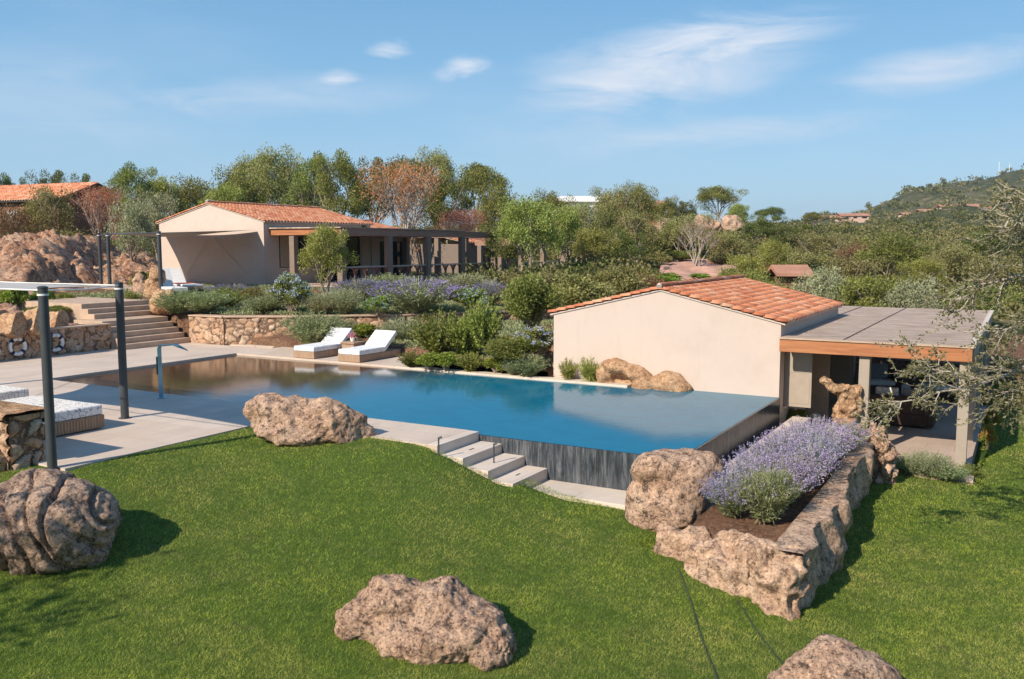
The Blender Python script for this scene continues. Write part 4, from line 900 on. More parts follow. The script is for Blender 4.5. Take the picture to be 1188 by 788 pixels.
# brown pergola of the villa
O = (-26.3, 20, 1.5)
pv = empty('villa_pergola', O, 0, 'long brown timber pergola with lattice railing along the villa side', 'pergola')
mb = MB(); mb.box(-28.6, -23.9, 13.05, 27.9, 1.0, 1.52); P_(mb, 'floor', M['patio'], pv)
mb = MB(); mb.box(-28.63, -24.12, 13.1, 13.25, 4.02, 4.34); P_(mb, 'front_beam', M['beam_orange'], pv, bevel=.01)
mb = MB(); mb.box(-24.11, -23.95, 13.1, 27.75, 3.98, 4.32); P_(mb, 'side_beam', M['beam_brown'], pv, bevel=.01)
mb = MB(); mb.box(-28.6, -24.12, 27.6, 27.75, 3.98, 4.30); P_(mb, 'rear_beam', M['beam_brown'], pv, bevel=.01)
for k in range(9):
    yy = 14.6+k*1.6
    mb = MB(); mb.box(-28.6, -24.12, yy, yy+.1, 4.0, 4.28); P_(mb, 'rafter', M['beam_brown'], pv)
mb = MB(); mb.box(-28.6, -23.9, 13.0, 24.2, 4.345, 4.40); P_(mb, 'reed_roof', M['reed'], pv)
for (cx, cy) in [(-27.1, 13.18), (-24.03, 13.2), (-24.03, 16.9), (-24.03, 20.4), (-24.03, 23.9), (-24.03, 27.6), (-28.3, 27.6), (-26.2, 27.65), (-28.3, 24.2)]:
    mb = MB(); mb.box(cx-.16, cx+.16, cy-.16, cy+.16, 1.52, 3.979); P_(mb, 'column', M['column_brown'] if 'column_brown' in M else M.setdefault('column_brown', simple('brown_column', (.24, .18, .14), .7, .2, .08)), pv, bevel=.015)
ys_ = [13.2, 16.9, 20.4, 23.9, 27.6]
for a, b_ in zip(ys_[:-1], ys_[1:]):
    r_ = MB().box(-24.07, -23.99, a+.17, b_-.17, 2.40, 2.47); rl = P_(r_, 'railing', simple('pale_handrail', (.40, .36, .32), .6, .3, .06) if 'hr' not in M else M['hr'], pv); M['hr'] = rl.data.materials[0]
    lt = MB(); n = 4; wdt = (b_-a-.34)/n
    for q in range(n):
        ya = a+.17+q*wdt; lt.box(-24.05, -24.01, ya, ya+.05, 1.55, 2.399)
        for s_ in range(1, 4):
            f_ = s_/4; lt.bar((-24.03, ya+.05, 1.6+.8*f_), (-24.03, ya+.05+wdt*.5*(1-f_), 1.6), .035); lt.bar((-24.03, ya+wdt, 1.6+.8*f_), (-24.03, ya+wdt-wdt*.5*(1-f_), 1.6), .035)
            lt.bar((-24.035, ya+.05, 2.39-.8*f_), (-24.035, ya+.05+wdt*.5*(1-f_), 2.39), .035); lt.bar((-24.035, ya+wdt, 2.39-.8*f_), (-24.035, ya+wdt-wdt*.5*(1-f_), 2.39), .035)
    lt.box(-24.05, -24.01, a+.17, b_-.17, 1.55, 1.6); lt.build('lattice', M['wood_red'], rl)
# second pergola further back
O = (-25, 33, 1.5)
p2 = empty('rear_pergola', O, 0, 'smaller brown pergola behind the far end of the villa pergola', 'pergola')
mb = MB(); mb.box(-30, -24.3, 31.6, 31.8, 3.5, 3.8); P_(mb, 'beam', M['beam_brown'], p2); mb = MB(); mb.box(-24.45, -24.3, 31.8, 38, 3.5, 3.8); P_(mb, 'beam', M['beam_brown'], p2)
for (cx, cy) in [(-24.4, 31.7), (-26, 31.7), (-27.6, 31.7), (-24.4, 34.8), (-24.4, 37.9), (-28.9, 31.9)]:
    mb = MB(); mb.box(cx-.15, cx+.15, cy-.15, cy+.15, 1.2, 3.499); P_(mb, 'column', M['column_brown'], p2)
mb = MB(); mb.box(-24.44, -24.36, 31.85, 37.8, 2.3, 2.37); P_(mb, 'railing', M['hr'], p2)
# upper terrace
struct(MB().box(-40, -29.0, 6, 12.69, 1.0, 1.54).build('upper_terrace', M['patio']))

# ---------------------------------------------------------------- posts and sails
def post(x, y, z0, z1, r, label, group):
    o = empty('sail_post', (x, y, z0), 0, label, 'post', group)
    MB().tube([(0, 0, 0), (0, 0, z1-z0)], r, 20).build('pole', M['dark_metal'], o, smooth=True)
    MB().tube([(0, 0, 0), (0, 0, .015)], r*1.6, 20).build('base_plate', M['dark_metal'], o, smooth=True)
    MB().tube([(0, 0, z1-z0), (0, 0, z1-z0+.012), (0, 0, z1-z0+.03)], [r*1.12, r*1.12, r*.6], 16).build('cap', M['dark_metal'], o, smooth=True)
    MB().tube([(0, 0, z1-z0-.12), (0, 0, z1-z0-.09)], r*1.14, 16).build('collar', M['white'], o, smooth=True)
    return o
g = 'dark posts carrying the pool sail'
post(-8.16, -12.27, .0, 2.86, .073, 'dark round sail post nearest the camera, beside the rough stone pier', g)
post(-10.70, -9.06, .055, 2.76, .078, 'dark round sail post standing alone on the pool deck right of the patterned daybed', g)
post(-15.6, -12.4, .055, 2.9, .088, 'dark sail post beyond the left image edge behind the stone pier', g)
post(-17.6, -9.2, .055, 2.8, .088, 'dark sail post at the far left of the deck behind the daybeds', g)
def sail_mesh(name, C, sag, curve, n=18, th=.01, mat=None):
    C = [Vector(c) for c in C]; V = []
    for i in range(n+1):
        for j in range(n+1):
            u, v = i/n, j/n
            uu = u+(.5-u)*curve*math.sin(math.pi*v)*2*abs(.5-u)*2; vv = v+(.5-v)*curve*math.sin(math.pi*u)*2*abs(.5-v)*2
            p = (C[0]*(1-uu)+C[1]*uu)*(1-vv)+(C[3]*(1-uu)+C[2]*uu)*vv; p.z -= sag*math.sin(math.pi*u)*math.sin(math.pi*v)+.0*v
            V.append(tuple(p))
    i = np.arange((n+1)**2).reshape(n+1, n+1); F = np.stack([i[:-1, :-1], i[1:, :-1], i[1:, 1:], i[:-1, 1:]], -1).reshape(-1, 4)
    V = np.array(V); V2 = V-np.array([0, 0, th]); k = len(V)
    return npmesh(name, np.r_[V, V2], np.r_[F, F[:, ::-1]+k], mat, smooth=True)
s = empty('shade_sail', (-12.8, -10.6, 2.8), 0, 'pale canvas shade sail stretched leftwards from the two dark posts by the pool', 'shade sail')
link('canvas', sail_mesh('canvas', [(-8.3, -12.2, 2.80), (-10.82, -9.15, 2.70), (-17.5, -9.3, 2.74), (-15.5, -12.3, 2.86)], .10, .10, mat=M['sail']), s, (12.8, 10.6, -2.8))
mb = MB()
Cn = [(-8.16, -12.27, 2.82), (-10.70, -9.06, 2.72), (-17.6, -9.2, 2.76), (-15.6, -12.4, 2.88)]
for a, b_ in zip(Cn, Cn[1:]+Cn[:1]): mb.tube([a, tuple((np.array(a)+np.array(b_))/2-np.array([0, 0, .03])), b_], .012, 6)
mb.build('edge_cable', M['white'], s, loc=(12.8, 10.6, -2.8), smooth=True)
g = 'dark posts of the villa sail'
for (px, D, yt, lab) in [(187, 38, 269, 'dark sail post right beside the white sun lounger on the upper terrace'), (128, 42.5, 271, 'right one of the paired dark posts in front of the rock outcrop'), (118, 45, 271, 'left one of the paired dark posts in front of the rock outcrop')]:
    x, y = pd(px, D); post(x, y, .9, zat(yt, D), .085, lab, g)
s = empty('shade_sail', (-31, 8, 4), 0, 'wide sagging canvas sail between the villa gable and the dark terrace posts', 'shade sail')
p3 = pd(187, 38)
link('canvas', sail_mesh('canvas', [(p3[0]-.1, p3[1]+.1, 4.04), (-29.1, 12.6, 4.28), (-36.1, 12.6, 4.22), (-35.3, 8.3, 4.1)], .22, .03, mat=M['sail']), s, (31, -8, -4))
mb = MB(); b1 = pd(128, 42.5); b2 = pd(118, 45)
mb.tube([(p3[0], p3[1], 4.03), (b1[0], b1[1], 4.03), (b2[0], b2[1], 4.0)], .03, 6); mb.build('top_rail', M['dark_metal'], s, loc=(31, -8, -4), smooth=True)
for (a, b_) in [((-32.3, 12.62, 4.0), (-29.8, 12.55, 1.9)), ((-32.6, 12.62, 3.9), (-34.3, 12.55, 1.9))]:
    o = MB().tube([a, b_], .018, 6).build('stay_rope', M['rope'], None, smooth=True)
    tag(o, 'pale rope slanting down the shaded gable wall, '+('the right one' if a[0] > -32.5 else 'the left one'), 'rope', 'ropes on the villa gable')
# ---------------------------------------------------------------- loungers and pool furniture
def lounger(x, y, rz, label, low=False):
    """local +x = foot end, head raised at -x"""
    o = empty('sun_lounger', (x, y, .058), rz, label, 'sun lounger', 'white sun loungers on the pool terrace')
    MB().box(-1.0, 1.0, -.42, .42, .01, .21).build('base', M['wicker'], o, bevel=.015)
    mb = MB(); mb.box(-.25, 1.0, -.41, .41, .212, .37); mb.build('mattress', M['faint'], o, bevel=.045, seg=3)
    mb = MB(); c, s_ = math.cos(R(38)), math.sin(R(38)); Lb_ = .80; t = .13
    prof = [(-.25, .22), (-.25-Lb_*c, .22+Lb_*s_), (-.25-Lb_*c+t*s_, .22+Lb_*s_+t*c), (-.25+t*s_, .22+t*c)]
    mb.extr(prof, 'y', -.41, .41); mb.build('backrest', M['faint'], o, bevel=.035, seg=3)
    MB().bar((-.75, 0, .2), (-.72, 0, .60), .05).build('prop', M['wicker'], o)
    return o
ll = lambda px, py: at(px, py, .06)
lounger(-12.5, .93, R(-90), 'white sun lounger with wicker base, nearer the shrubs and on the right')
lounger(-14.27, .93, R(-90), 'white sun lounger with wicker base, left one below the retaining wall')
t = empty('side_table', (-13.4, 1.2, .058), 0, 'small square wicker side table between the two white sun loungers', 'side table')
MB().box(-.28, .28, -.28, .28, .40, .45).build('table_top', M['wicker'], t, bevel=.01)
MB().box(-.24, .24, -.24, .24, .0, .399).build('base', M['wicker'], t, bevel=.01)
# flower pot on table is made with the plants below
for (cx, cy, w_, l_, lab) in [(-11.25, -10.75, 2.15, 1.7, 'patterned white daybed on a rattan base beside the dark deck post'), (-14.5, -10.2, 2.6, 1.5, 'white daybed further left on the pool deck, partly cut by the frame')]:
    o = empty('daybed', (cx, cy, .058), 0, lab, 'daybed', 'daybeds under the sail')
    mb = MB(); mb.box(-w_/2, w_/2, -l_/2, l_/2, .03, .27)
    base = mb.build('base', M['wicker'], o, bevel=.01)
    sl = MB(); n = int(l_/.06)
    for k in range(n): yy = -l_/2+.03+k*l_/n; sl.box(w_/2, w_/2+.012, yy, yy+.028, .05, .26)
    n = int(w_/.06)
    for k in range(n): xx = -w_/2+.03+k*w_/n; sl.box(xx, xx+.028, -l_/2-.012, -l_/2, .05, .26)
    sl.build('slats', M['wicker'], base)
    mb = MB(); mb.box(-w_/2+.01, w_/2-.01, -l_/2+.01, l_/2-.01, .272, .46); mb.build('mattress', M['print'], o, bevel=.04, seg=3)
    if cx < -13: mb = MB(); mb.box(-.9, -.5, -.5, .5, .46, .66); mb.build('bolster', M['navy'], o, bevel=.06, seg=3)
# upper terrace lounger
x, y = at(214, 335, 1.6)
x, y = pd(213, 40)
o = empty('sun_lounger', (x, y, 1.55), R(-20)+0, 'white sun lounger with a red towel on the upper terrace behind the standing rocks', 'sun lounger', 'white loungers of the villa terrace')
MB().box(-.75, 1.3, -.4, .4, .18, .27).build('mattress', M['white'], o, bevel=.03); MB().box(-.75, 1.3, -.38, .38, .08, .178).build('frame', M['wicker'], o)
mb = MB(); mb.extr([(-.75, .2), (-1.45, .85), (-1.38, .93), (-.66, .28)], 'y', -.4, .4); mb.build('backrest', M['white'], o, bevel=.02)
MB().box(-.3, .3, -.42, .42, .272, .30).build('towel', M['red'], o)
for a in (-.6, 1.1):
    for b_ in (-.32, .32): MB().box(a-.03, a+.03, b_-.03, b_+.03, 0, .079).build('leg', M['wicker'], o)
x, y = pd(199, 38)
o = empty('sun_lounger', (x, y, 1.5), R(-20), 'white raised lounger back peeking over the forked orange rock', 'sun lounger', 'white loungers of the villa terrace')
MB().box(-.75, 1.0, -.35, .35, .10, .27).build('mattress', M['white'], o, bevel=.03)
mb = MB(); mb.extr([(-.75, .2), (-1.25, .98), (-1.17, 1.03), (-.66, .25)], 'y', -.35, .35); mb.build('backrest', M['white'], o, bevel=.02)

# life rings
def torus_mb(R0, r0, a0, a1, n=12, m=10):
    mb = MB(); pts = [(0, R0*math.cos(t), R0*math.sin(t)) for t in np.linspace(a0, a1, n)]
    return mb.tube(pts, r0, m)
for k, (yy, lab) in enumerate([(-4.60, 'white life ring with navy bands hanging on the stone wall, left one'), (-3.37, 'white life ring with navy bands and a dark bag, right one on the stone wall')]):
    o = empty('life_ring', (-21.58, yy, .46), 0, lab, 'life ring', 'life rings on the stone wall')
    torus_mb(.235, .058, 0, 2*math.pi-.0, 37).build('ring', M['white'], o, smooth=True)
    for q in range(4):
        a = R(45)+q*R(90); torus_mb(.235, .063, a-.2, a+.2, 5).build('band', M['navy'], o, smooth=True)
    pts = []
    for q in range(4):
        a = R(45)+q*R(90)
        for t in (0, .33, .66): aa_ = a+t*R(90); rr_ = .30+.03*math.sin(math.pi*t); pts.append((.05, rr_*math.cos(aa_), rr_*math.sin(aa_)))
    MB().tube(pts+pts[:1], .008, 5).build('grab_line', M['navy'], o, smooth=True)
    MB().box(-.06, .06, -.012, .012, .2, .24).build('hook', M['dark_metal'], o)
o = MB().box(-.05, .05, -.09, .09, -.2, .3).build('rescue_bag', M['plastic_dark'], None, bevel=.03, loc=(-21.48, -3.62, .52)); tag(o, 'dark rescue bag hanging in front of the right life ring', 'bag')
# steel water spout
sx_, sy_ = at(187, 462, .06)
o = empty('water_spout', (sx_, sy_, .058), R(55), 'blue steel swan neck water spout at the pool edge', 'water spout')
MB().box(-.045, .045, -.022, .022, 0, 1.12).build('upright', M['steel'], o, bevel=.008)
mb = MB(); mb.add([(-.045, -.022, 1.12), (.045, -.022, 1.12), (.045, .022, 1.12), (-.045, .022, 1.12), (-.01, -.022, 1.22), (.05, -.022, 1.17), (.05, .022, 1.17), (-.01, .022, 1.22)],
    [(0, 1, 5, 4), (1, 2, 6, 5), (2, 3, 7, 6), (3, 0, 4, 7), (4, 5, 6, 7), (0, 3, 2, 1)]); mb.build('elbow', M['steel'], o)
MB().bar((.02, 0, 1.195), (.30, 0, 1.21), .06, .035).build('arm', M['steel'], o, bevel=.006)
mb = MB(); mb.prism([(.28, -.03), (.42, -.13), (.60, -.13), (.60, .13), (.42, .13), (.28, .03)], [1.19, 1.17, 1.06, 1.06, 1.17, 1.19], [1.22, 1.20, 1.075, 1.075, 1.20, 1.22]); mb.build('blade', M['steel'], o)
MB().box(-.075, -.046, -.015, .015, .55, .95).build('valve', M['dark_metal'], o); MB().box(-.08, .08, -.07, .07, 0, .02).build('base_plate', M['steel'], o)
# path lights
for k, (px, py, z, lab) in enumerate([(509, 527, -.05, 'small dark bollard light at the top of the pool steps'), (573, 551, -.5, 'small dark bollard light halfway down the pool steps'), (872, 692, -1.15, 'thin dark spike light in front of the planter rocks'), (451, 452, 0, None)]):
    if lab is None: continue
    x, y = at(px, py, z); zz = float(hlawn(x, y))
    o = empty('path_light', (x, y, zz), YAW, lab, 'light', 'small garden path lights')
    MB().tube([(0, 0, -.1), (0, 0, .30)], .014, 8).build('stem', M['dark_metal'], o, smooth=True)
    MB().tube([(-.012, 0, .30), (.055, 0, .325)], .02, 10).build('lamp_head', M['dark_metal'], o, smooth=True)
# ---------------------------------------------------------------- foliage
def unit(a): return a/np.maximum(np.linalg.norm(a, axis=-1, keepdims=True), 1e-9)
def leafquads(P, D, s, asp, rg):
    """diamond leaves: base P, axis D (unit), length s, width s*asp"""
    n = len(P); r = unit(rg.normal(size=(n, 3))); W_ = unit(np.cross(D, r)); s = np.broadcast_to(s, (n,))[:, None]
    V = np.empty((n, 4, 3), np.float32); V[:, 0] = P; V[:, 2] = P+D*s; V[:, 1] = P+D*s*.5+W_*s*asp/2; V[:, 3] = P+D*s*.5-W_*s*asp/2
    return V.reshape(-1, 3)
def quadmesh(name, V, mat, rnd): return npmesh(name, V, np.arange(len(V)).reshape(-1, 4), mat, rnd=rnd)
def clumps(C, Rc, n, size, asp, rg, flat=.8, up=.25):
    """leaves gathered in clumps: C (m,3) centres, Rc (m,) radii"""
    m = len(C); k = rg.integers(0, m, n); d = unit(rg.normal(size=(n, 3))); rad = Rc[k]*np.power(rg.random(n), .42)
    P = C[k]+d*rad[:, None]*np.array([1, 1, flat]); ax = unit(d*.7+rg.normal(size=(n, 3))*.7+np.array([0, 0, up]))
    return leafquads(P, ax, size*rg.uniform(.6, 1.35, n), asp, rg), k
def tree_proto(name, seed, kind, lf, tk='trunk', n=9000, leaf=.16, H=6., W=5., trunk=.3, top=1.0, gaps=0, bare=0, flat=.8, cl=46):
    rg = np.random.default_rng(seed); rs = random.Random(seed); mb = MB(); tips = []
    base_r = .045*H*.55
    nt_ = 1 if kind != 'multi' else 3
    for q in range(nt_):
        bx0, by0 = (rs.uniform(-.12, .12)*W*(nt_ > 1), rs.uniform(-.12, .12)*W*(nt_ > 1)); lean = (rs.uniform(-.12, .12)*W, rs.uniform(-.12, .12)*W)
        hh = H*trunk*rs.uniform(.85, 1.1); pt = Vector((bx0+lean[0]*.6, by0+lean[1]*.6, hh))
        mb.tube([(bx0, by0, -.4), (bx0+lean[0]*.25, by0+lean[1]*.25, hh*.5), pt], [base_r*1.25, base_r, base_r*.8], 7)
        nl = 6 if nt_ == 1 else 3
        for i in range(nl):
            a = 2*math.pi*(i+rs.uniform(-.3, .3))/nl + q; zz = rs.uniform(.45, .85)*H; rr_ = W*.5*rs.uniform(.35, .7)*(1 if kind != 'col' else .7)
            e = Vector((pt.x+math.cos(a)*rr_, pt.y+math.sin(a)*rr_, max(zz, hh*1.1))); mid = pt.lerp(e, .5)+Vector((rs.uniform(-.1, .1)*W*.4, rs.uniform(-.1, .1)*W*.4, H*.04))
            mb.tube([pt, mid, e], [base_r*.6, base_r*.42, base_r*.25], 6, False)
            for j in range(4 if not bare else 6):
                b_ = 2*math.pi*rs.random(); f = e+Vector((math.cos(b_)*W*.17, math.sin(b_)*W*.17, rs.uniform(.0, .2)*H)); s0 = pt.lerp(e, rs.uniform(.5, 1)); mb.tube([s0, (s0+f)/2+Vector((0, 0, .03*H)), f], [base_r*.25, base_r*.17, base_r*.07], 5, False)
                tips.append(f)
                if bare:
                    for _ in range(5):
                        g_ = f+Vector((rs.gauss(0, .08)*W, rs.gauss(0, .08)*W, rs.uniform(-.02, .14)*H)); mb.tube([s0.lerp(f, rs.uniform(.4, 1)), g_], [base_r*.09, base_r*.04], 3, False); tips.append(g_)
    zc = H*(trunk+top)/2; hz = H*(top-trunk)/2
    C = []
    while len(C) < cl:
        d = rg.normal(size=3); d /= np.linalg.norm(d); r_ = rg.uniform(.45, 1.0)**.6
        zf = d[2]
        if kind == 'umb' and zf < -.05: continue
        if zf < -.55 and rg.random() < .75: continue
        wz = 1-.25*max(0, zf) if kind != 'col' else 1-.4*abs(zf)
        C.append([d[0]*W/2*.82*r_*wz, d[1]*W/2*.82*r_*wz, zc+d[2]*hz*.84*r_])
    C = np.array(C + [list(t) for t in tips[::2]]); 
    if gaps: C = C[rg.random(len(C)) > gaps]
    Rc = rg.uniform(.11, .2, len(C))*W*(.8 if kind != 'umb' else .85)
    C[:, 2] = np.minimum(C[:, 2], H*top-Rc*flat*.55)
    V, k = clumps(C, Rc, n, leaf, .5, rg, flat)
    tone = rg.normal(0, .13, len(C)); zn = 0
    rnd = np.clip(.42+tone[k]+rg.normal(0, .2, n), 0, 1)
    return mb.mesh(name+'_trunk', M[tk], True), quadmesh(name+'_crown', V, M[lf], rnd), H, W
def bush_proto(name, seed, lf, n=5000, leaf=.05, asp=.45, cl=26, flat=.9, up=.4, rough=1.0, flowers=None, nf=0, lo=.12):
    rg = np.random.default_rng(seed); C = []
    while len(C) < cl:
        d = unit(rg.normal(size=3)); d[2] = abs(d[2])*rg.choice([1, 1, 1, -.2]); r_ = rg.uniform(.35, 1)**.5
        C.append([d[0]*.40*r_, d[1]*.40*r_, lo+.26+d[2]*.46*r_])
    C = np.array(C); Rc = rg.uniform(.10, .19, cl)*rough; V, k = clumps(C, Rc, n, leaf, asp, rg, flat, up)
    V[:, 2] = np.maximum(V[:, 2], .0)
    rnd = np.clip(.42+rg.normal(0, .12, cl)[k]+rg.normal(0, .2, n), 0, 1)
    mb = MB(); rs = random.Random(seed)
    for i in range(14):
        c = C[i % cl]; mb.tube([(rs.uniform(-.06, .06), rs.uniform(-.06, .06), -.05), (c[0]*.5, c[1]*.5, c[2]*.55), tuple(c)], [.012, .009, .004], 4, False)
    fm = None
    if flowers:
        k2 = rg.integers(0, cl, nf//6); d = unit(rg.normal(size=(nf//6, 3))); d[:, 2] = np.abs(d[:, 2])*.8; Pc = C[k2]+d*Rc[k2][:, None]*1.05
        P = np.repeat(Pc, 6, 0)+rg.normal(0, .016, (nf//6*6, 3)); fm = quadmesh(name+'_flowers', leafquads(P, unit(rg.normal(size=P.shape)), .035, .8, rg), M[flowers], rg.random(len(P)))
    return mb.mesh(name+'_stems', M['trunk'], True), quadmesh(name+'_foliage', V, M[lf], rnd), fm
def stem_proto(name, seed, lf, n=220, ln=16, ls=.06, asp=.22, spread=.5, tilt=.2, pw=1.5, flowers=None, nf=12, fs=.03, f0=.72, stemw=.006, droop=0, hv=.25, base=.12, leaf_lo=.05, leaf_hi=.8, fasp=.5, frac=1.0):
    rg = np.random.default_rng(seed); az = rg.uniform(0, 2*np.pi, n); sp = np.sqrt(rg.random(n))*spread; hh = (1-hv*rg.random(n))*(1-.35*(sp/spread)**2)
    b = np.c_[np.cos(az)*base*rg.random(n), np.sin(az)*base*rg.random(n), np.zeros(n)]
    def pt(i, t): 
        o = sp[i]*t**pw; return np.c_[b[i, 0]+np.cos(az[i])*o+np.sin(t*5+i)*.006, b[i, 1]+np.sin(az[i])*o, hh[i]*(t-droop*t*t*(sp[i]/spread)*.5)]
    i = np.repeat(np.arange(n), ln); t = rg.uniform(leaf_lo, leaf_hi, n*ln); P = pt(i, t); T = unit(pt(i, t+.05)-P)
    V = leafquads(P, unit(T*.75+rg.normal(size=P.shape)*.5), ls*rg.uniform(.6, 1.3, len(P))*(1.15-.5*t), asp, rg)
    tone = rg.normal(0, .1, n); rnd = np.clip(.42+tone[i]+rg.normal(0, .2, len(P)), 0, 1)
    # stems as thin crossed strips
    S_ = []; seg = np.linspace(0, 1, 5)
    for k in range(4):
        ii = np.arange(n); a = pt(ii, np.full(n, seg[k])); c = pt(ii, np.full(n, seg[k+1])); w_ = np.c_[-np.sin(az), np.cos(az), 0*az]*stemw*.5
        q = np.empty((n, 4, 3), np.float32); q[:, 0] = a-w_; q[:, 1] = a+w_; q[:, 2] = c+w_*.8; q[:, 3] = c-w_*.8; S_.append(q.reshape(-1, 3))
    V = np.r_[V, np.concatenate(S_)]; rnd = np.r_[rnd, np.full(n*4, .5)]
    fm = None
    if flowers:
        sel = np.where(rg.random(n) < frac)[0]; i = np.repeat(sel, nf); t = rg.uniform(f0, 1.0, len(i)); P = pt(i, t)+rg.normal(0, .006, (len(i), 3))
        fm = quadmesh(name+'_flowers', leafquads(P, unit(rg.normal(size=P.shape)+np.array([0, 0, .5])), fs*rg.uniform(.6, 1.2, len(P)), fasp, rg), M[flowers], np.clip(rg.normal(.5, .25, len(P)), 0, 1))
    return None, quadmesh(name+'_foliage', V, M[lf], rnd), fm
PR = {}
for k in range(3): PR['lav%d' % k] = stem_proto('lavender', 100+k, 'lf_sage', n=300, ln=13, ls=.10, asp=.13, spread=.60, pw=1.25, hv=.4, flowers='fl_lav', nf=17, fs=.036, f0=.74, stemw=.007, leaf_hi=.74)
PR['lavgreen'] = stem_proto('lavender', 110, 'lf_sage', n=420, ln=22, ls=.12, asp=.14, spread=.5, pw=1.2, flowers='fl_lav', nf=6, fs=.028, f0=.88, stemw=.006, leaf_hi=.93, frac=.3)
for k in range(2): PR['perov%d' % k] = stem_proto('russian_sage', 120+k, 'lf_grey', n=330, ln=22, ls=.09, asp=.2, spread=.62, pw=1.3, flowers='fl_vio', nf=12, fs=.036, f0=.76, stemw=.007, leaf_hi=.86, frac=.6)
PR['grey0'] = stem_proto('silver_shrub', 130, 'lf_grey', n=330, ln=26, ls=.10, asp=.17, spread=.6, pw=1.1, leaf_hi=1.0)
PR['grey1'] = stem_proto('silver_shrub', 131, 'lf_sage', n=300, ln=26, ls=.11, asp=.2, spread=.62, pw=1.3, leaf_hi=1.0, hv=.45)
PR['green0'] = stem_proto('green_shrub', 132, 'lf_mid', n=160, ln=44, ls=.09, asp=.42, spread=.55, pw=1.4, leaf_hi=1.0, hv=.5)
PR['green1'] = stem_proto('green_shrub', 133, 'lf_light', n=130, ln=46, ls=.09, asp=.5, spread=.5, pw=1.5, leaf_hi=1.0, hv=.5)
PR['yucca'] = stem_proto('yucca', 134, 'lf_light', n=60, ln=20, ls=.26, asp=.12, spread=.55, pw=1.1, leaf_hi=.95, leaf_lo=.15)
PR['reedy'] = stem_proto('reed', 135, 'lf_bright', n=120, ln=34, ls=.16, asp=.18, spread=.35, pw=1.6, leaf_hi=1.0, hv=.5)
PR['plum0'] = bush_proto('plumbago', 140, 'lf_bright', n=5200, leaf=.06, flowers='fl_blue', nf=1500)
PR['plum1'] = bush_proto('plumbago', 141, 'lf_mid', n=4200, leaf=.06, flowers='fl_blue', nf=2100, rough=.9)
PR['bush0'] = bush_proto('bush', 142, 'lf_mid', n=11000, leaf=.05)
PR['bush1'] = bush_proto('bush', 143, 'lf_olive', n=9000, leaf=.055, cl=34)
PR['bush2'] = bush_proto('bush', 144, 'lf_light', n=9000, leaf=.055, cl=30)
PR['bush3'] = bush_proto('bush', 145, 'lf_bright', n=3500, leaf=.09, cl=20)
PR['dry0'] = bush_proto('bush', 146, 'lf_dry', n=4500, leaf=.045, cl=34)
PR['red0'] = bush_proto('bush', 147, 'lf_bright', n=2200, leaf=.08, flowers='fl_red', nf=1500)
PR['creep'] = bush_proto('creeper', 148, 'lf_mid', n=7000, leaf=.05, cl=40, flat=.6)
def plant(proto, x, y, z, h, w_, label, cat, group=None, rz=None, name=None):
    st_, fo, fl = PR[proto]; o = empty(name or fo.name.split('_foliage')[0].split('.')[0], (x, y, z), random.uniform(0, 6.28) if rz is None else rz, label, cat, group)
    if st_: link('stems', st_, o, scale=(w_, w_, h))
    link('foliage', fo, o, scale=(w_, w_, h))
    if fl: link('flowers', fl, o, scale=(w_, w_, h))
    return o
def plantpx(proto, px, py, z, hpx, wpx, label, cat, group=None, name=None):
    x, y = at(px, py, z); D = toLD(x, y)[1]; k = D/1040; return plant(proto, x, y, z-.03, hpx*k, wpx*k, label, cat, group, name=name)

# lavender planter
g = 'lavender clumps in the raised planter'
for i, (x, y, h_, w_, pr, lab) in enumerate([
    (1.62, -7.75, .82, .95, 'lavgreen', 'green silvery lavender clump with few flowers at the front of the raised planter'),
    (.98, -7.75, .74, .85, 'lav1', 'purple lavender clump beside the tall rounded boulder at the planter front'),
    (.95, -6.75, .78, .95, 'lav0', 'second lavender clump along the gutter side of the planter'),
    (1.62, -6.7, .82, 1.0, 'lav2', 'full purple lavender clump just behind the green silvery one'),
    (1.05, -5.75, .84, 1.0, 'lav1', 'third lavender clump along the gutter side of the planter'),
    (1.70, -5.65, .80, 1.0, 'lav0', 'bushy lavender clump in the middle of the planter on the wall side'),
    (1.10, -4.75, .84, 1.0, 'lav2', 'fourth lavender clump along the gutter side of the planter'),
    (1.68, -4.65, .78, .95, 'lav1', 'lavender clump on the wall side behind the middle of the planter'),
    (1.15, -3.75, .82, 1.0, 'lav0', 'fifth lavender clump along the gutter side, close to the twisted rock'),
    (1.70, -3.6, .74, .9, 'lav2', 'lavender clump on the wall side in front of the twisted rock'),
    (1.20, -2.8, .74, .95, 'lav1', 'lavender clump at the left foot of the twisted orange rock'),
    (1.85, -2.7, .66, .85, 'lav0', 'last lavender clump beside the dark cleft rock ending the planter')]):
    plant(pr, x+(.24 if x < 1.4 else .12), y, -.47, h_*(1.0 if x < 1.4 else 1.08), w_*.92, lab, 'lavender', g, name='lavender')
for i, (px, py, hp, wp, pr, lab) in enumerate([(1052, 549, 26, 40, 'grey1', 'low grey green plant at the foot of the dark cleft rock'), (1078, 552, 34, 46, 'grey0', 'pale flowering shrub in front of the pergola floor'), (1100, 556, 22, 40, 'grey1', 'low plant left of the front pergola column base'), (1125, 552, 18, 28, 'green0', 'small plant at the base of the front right pergola column')]):
    plantpx(pr, px, py, -1.2, hp, wp, lab, 'shrub', 'small plants along the pergola front', name='low_shrub')
plantpx('bush3', 922, 492, -.8, 22, 34, 'bright green low plant by the pool house corner behind the gutter', 'shrub', name='green_plant')
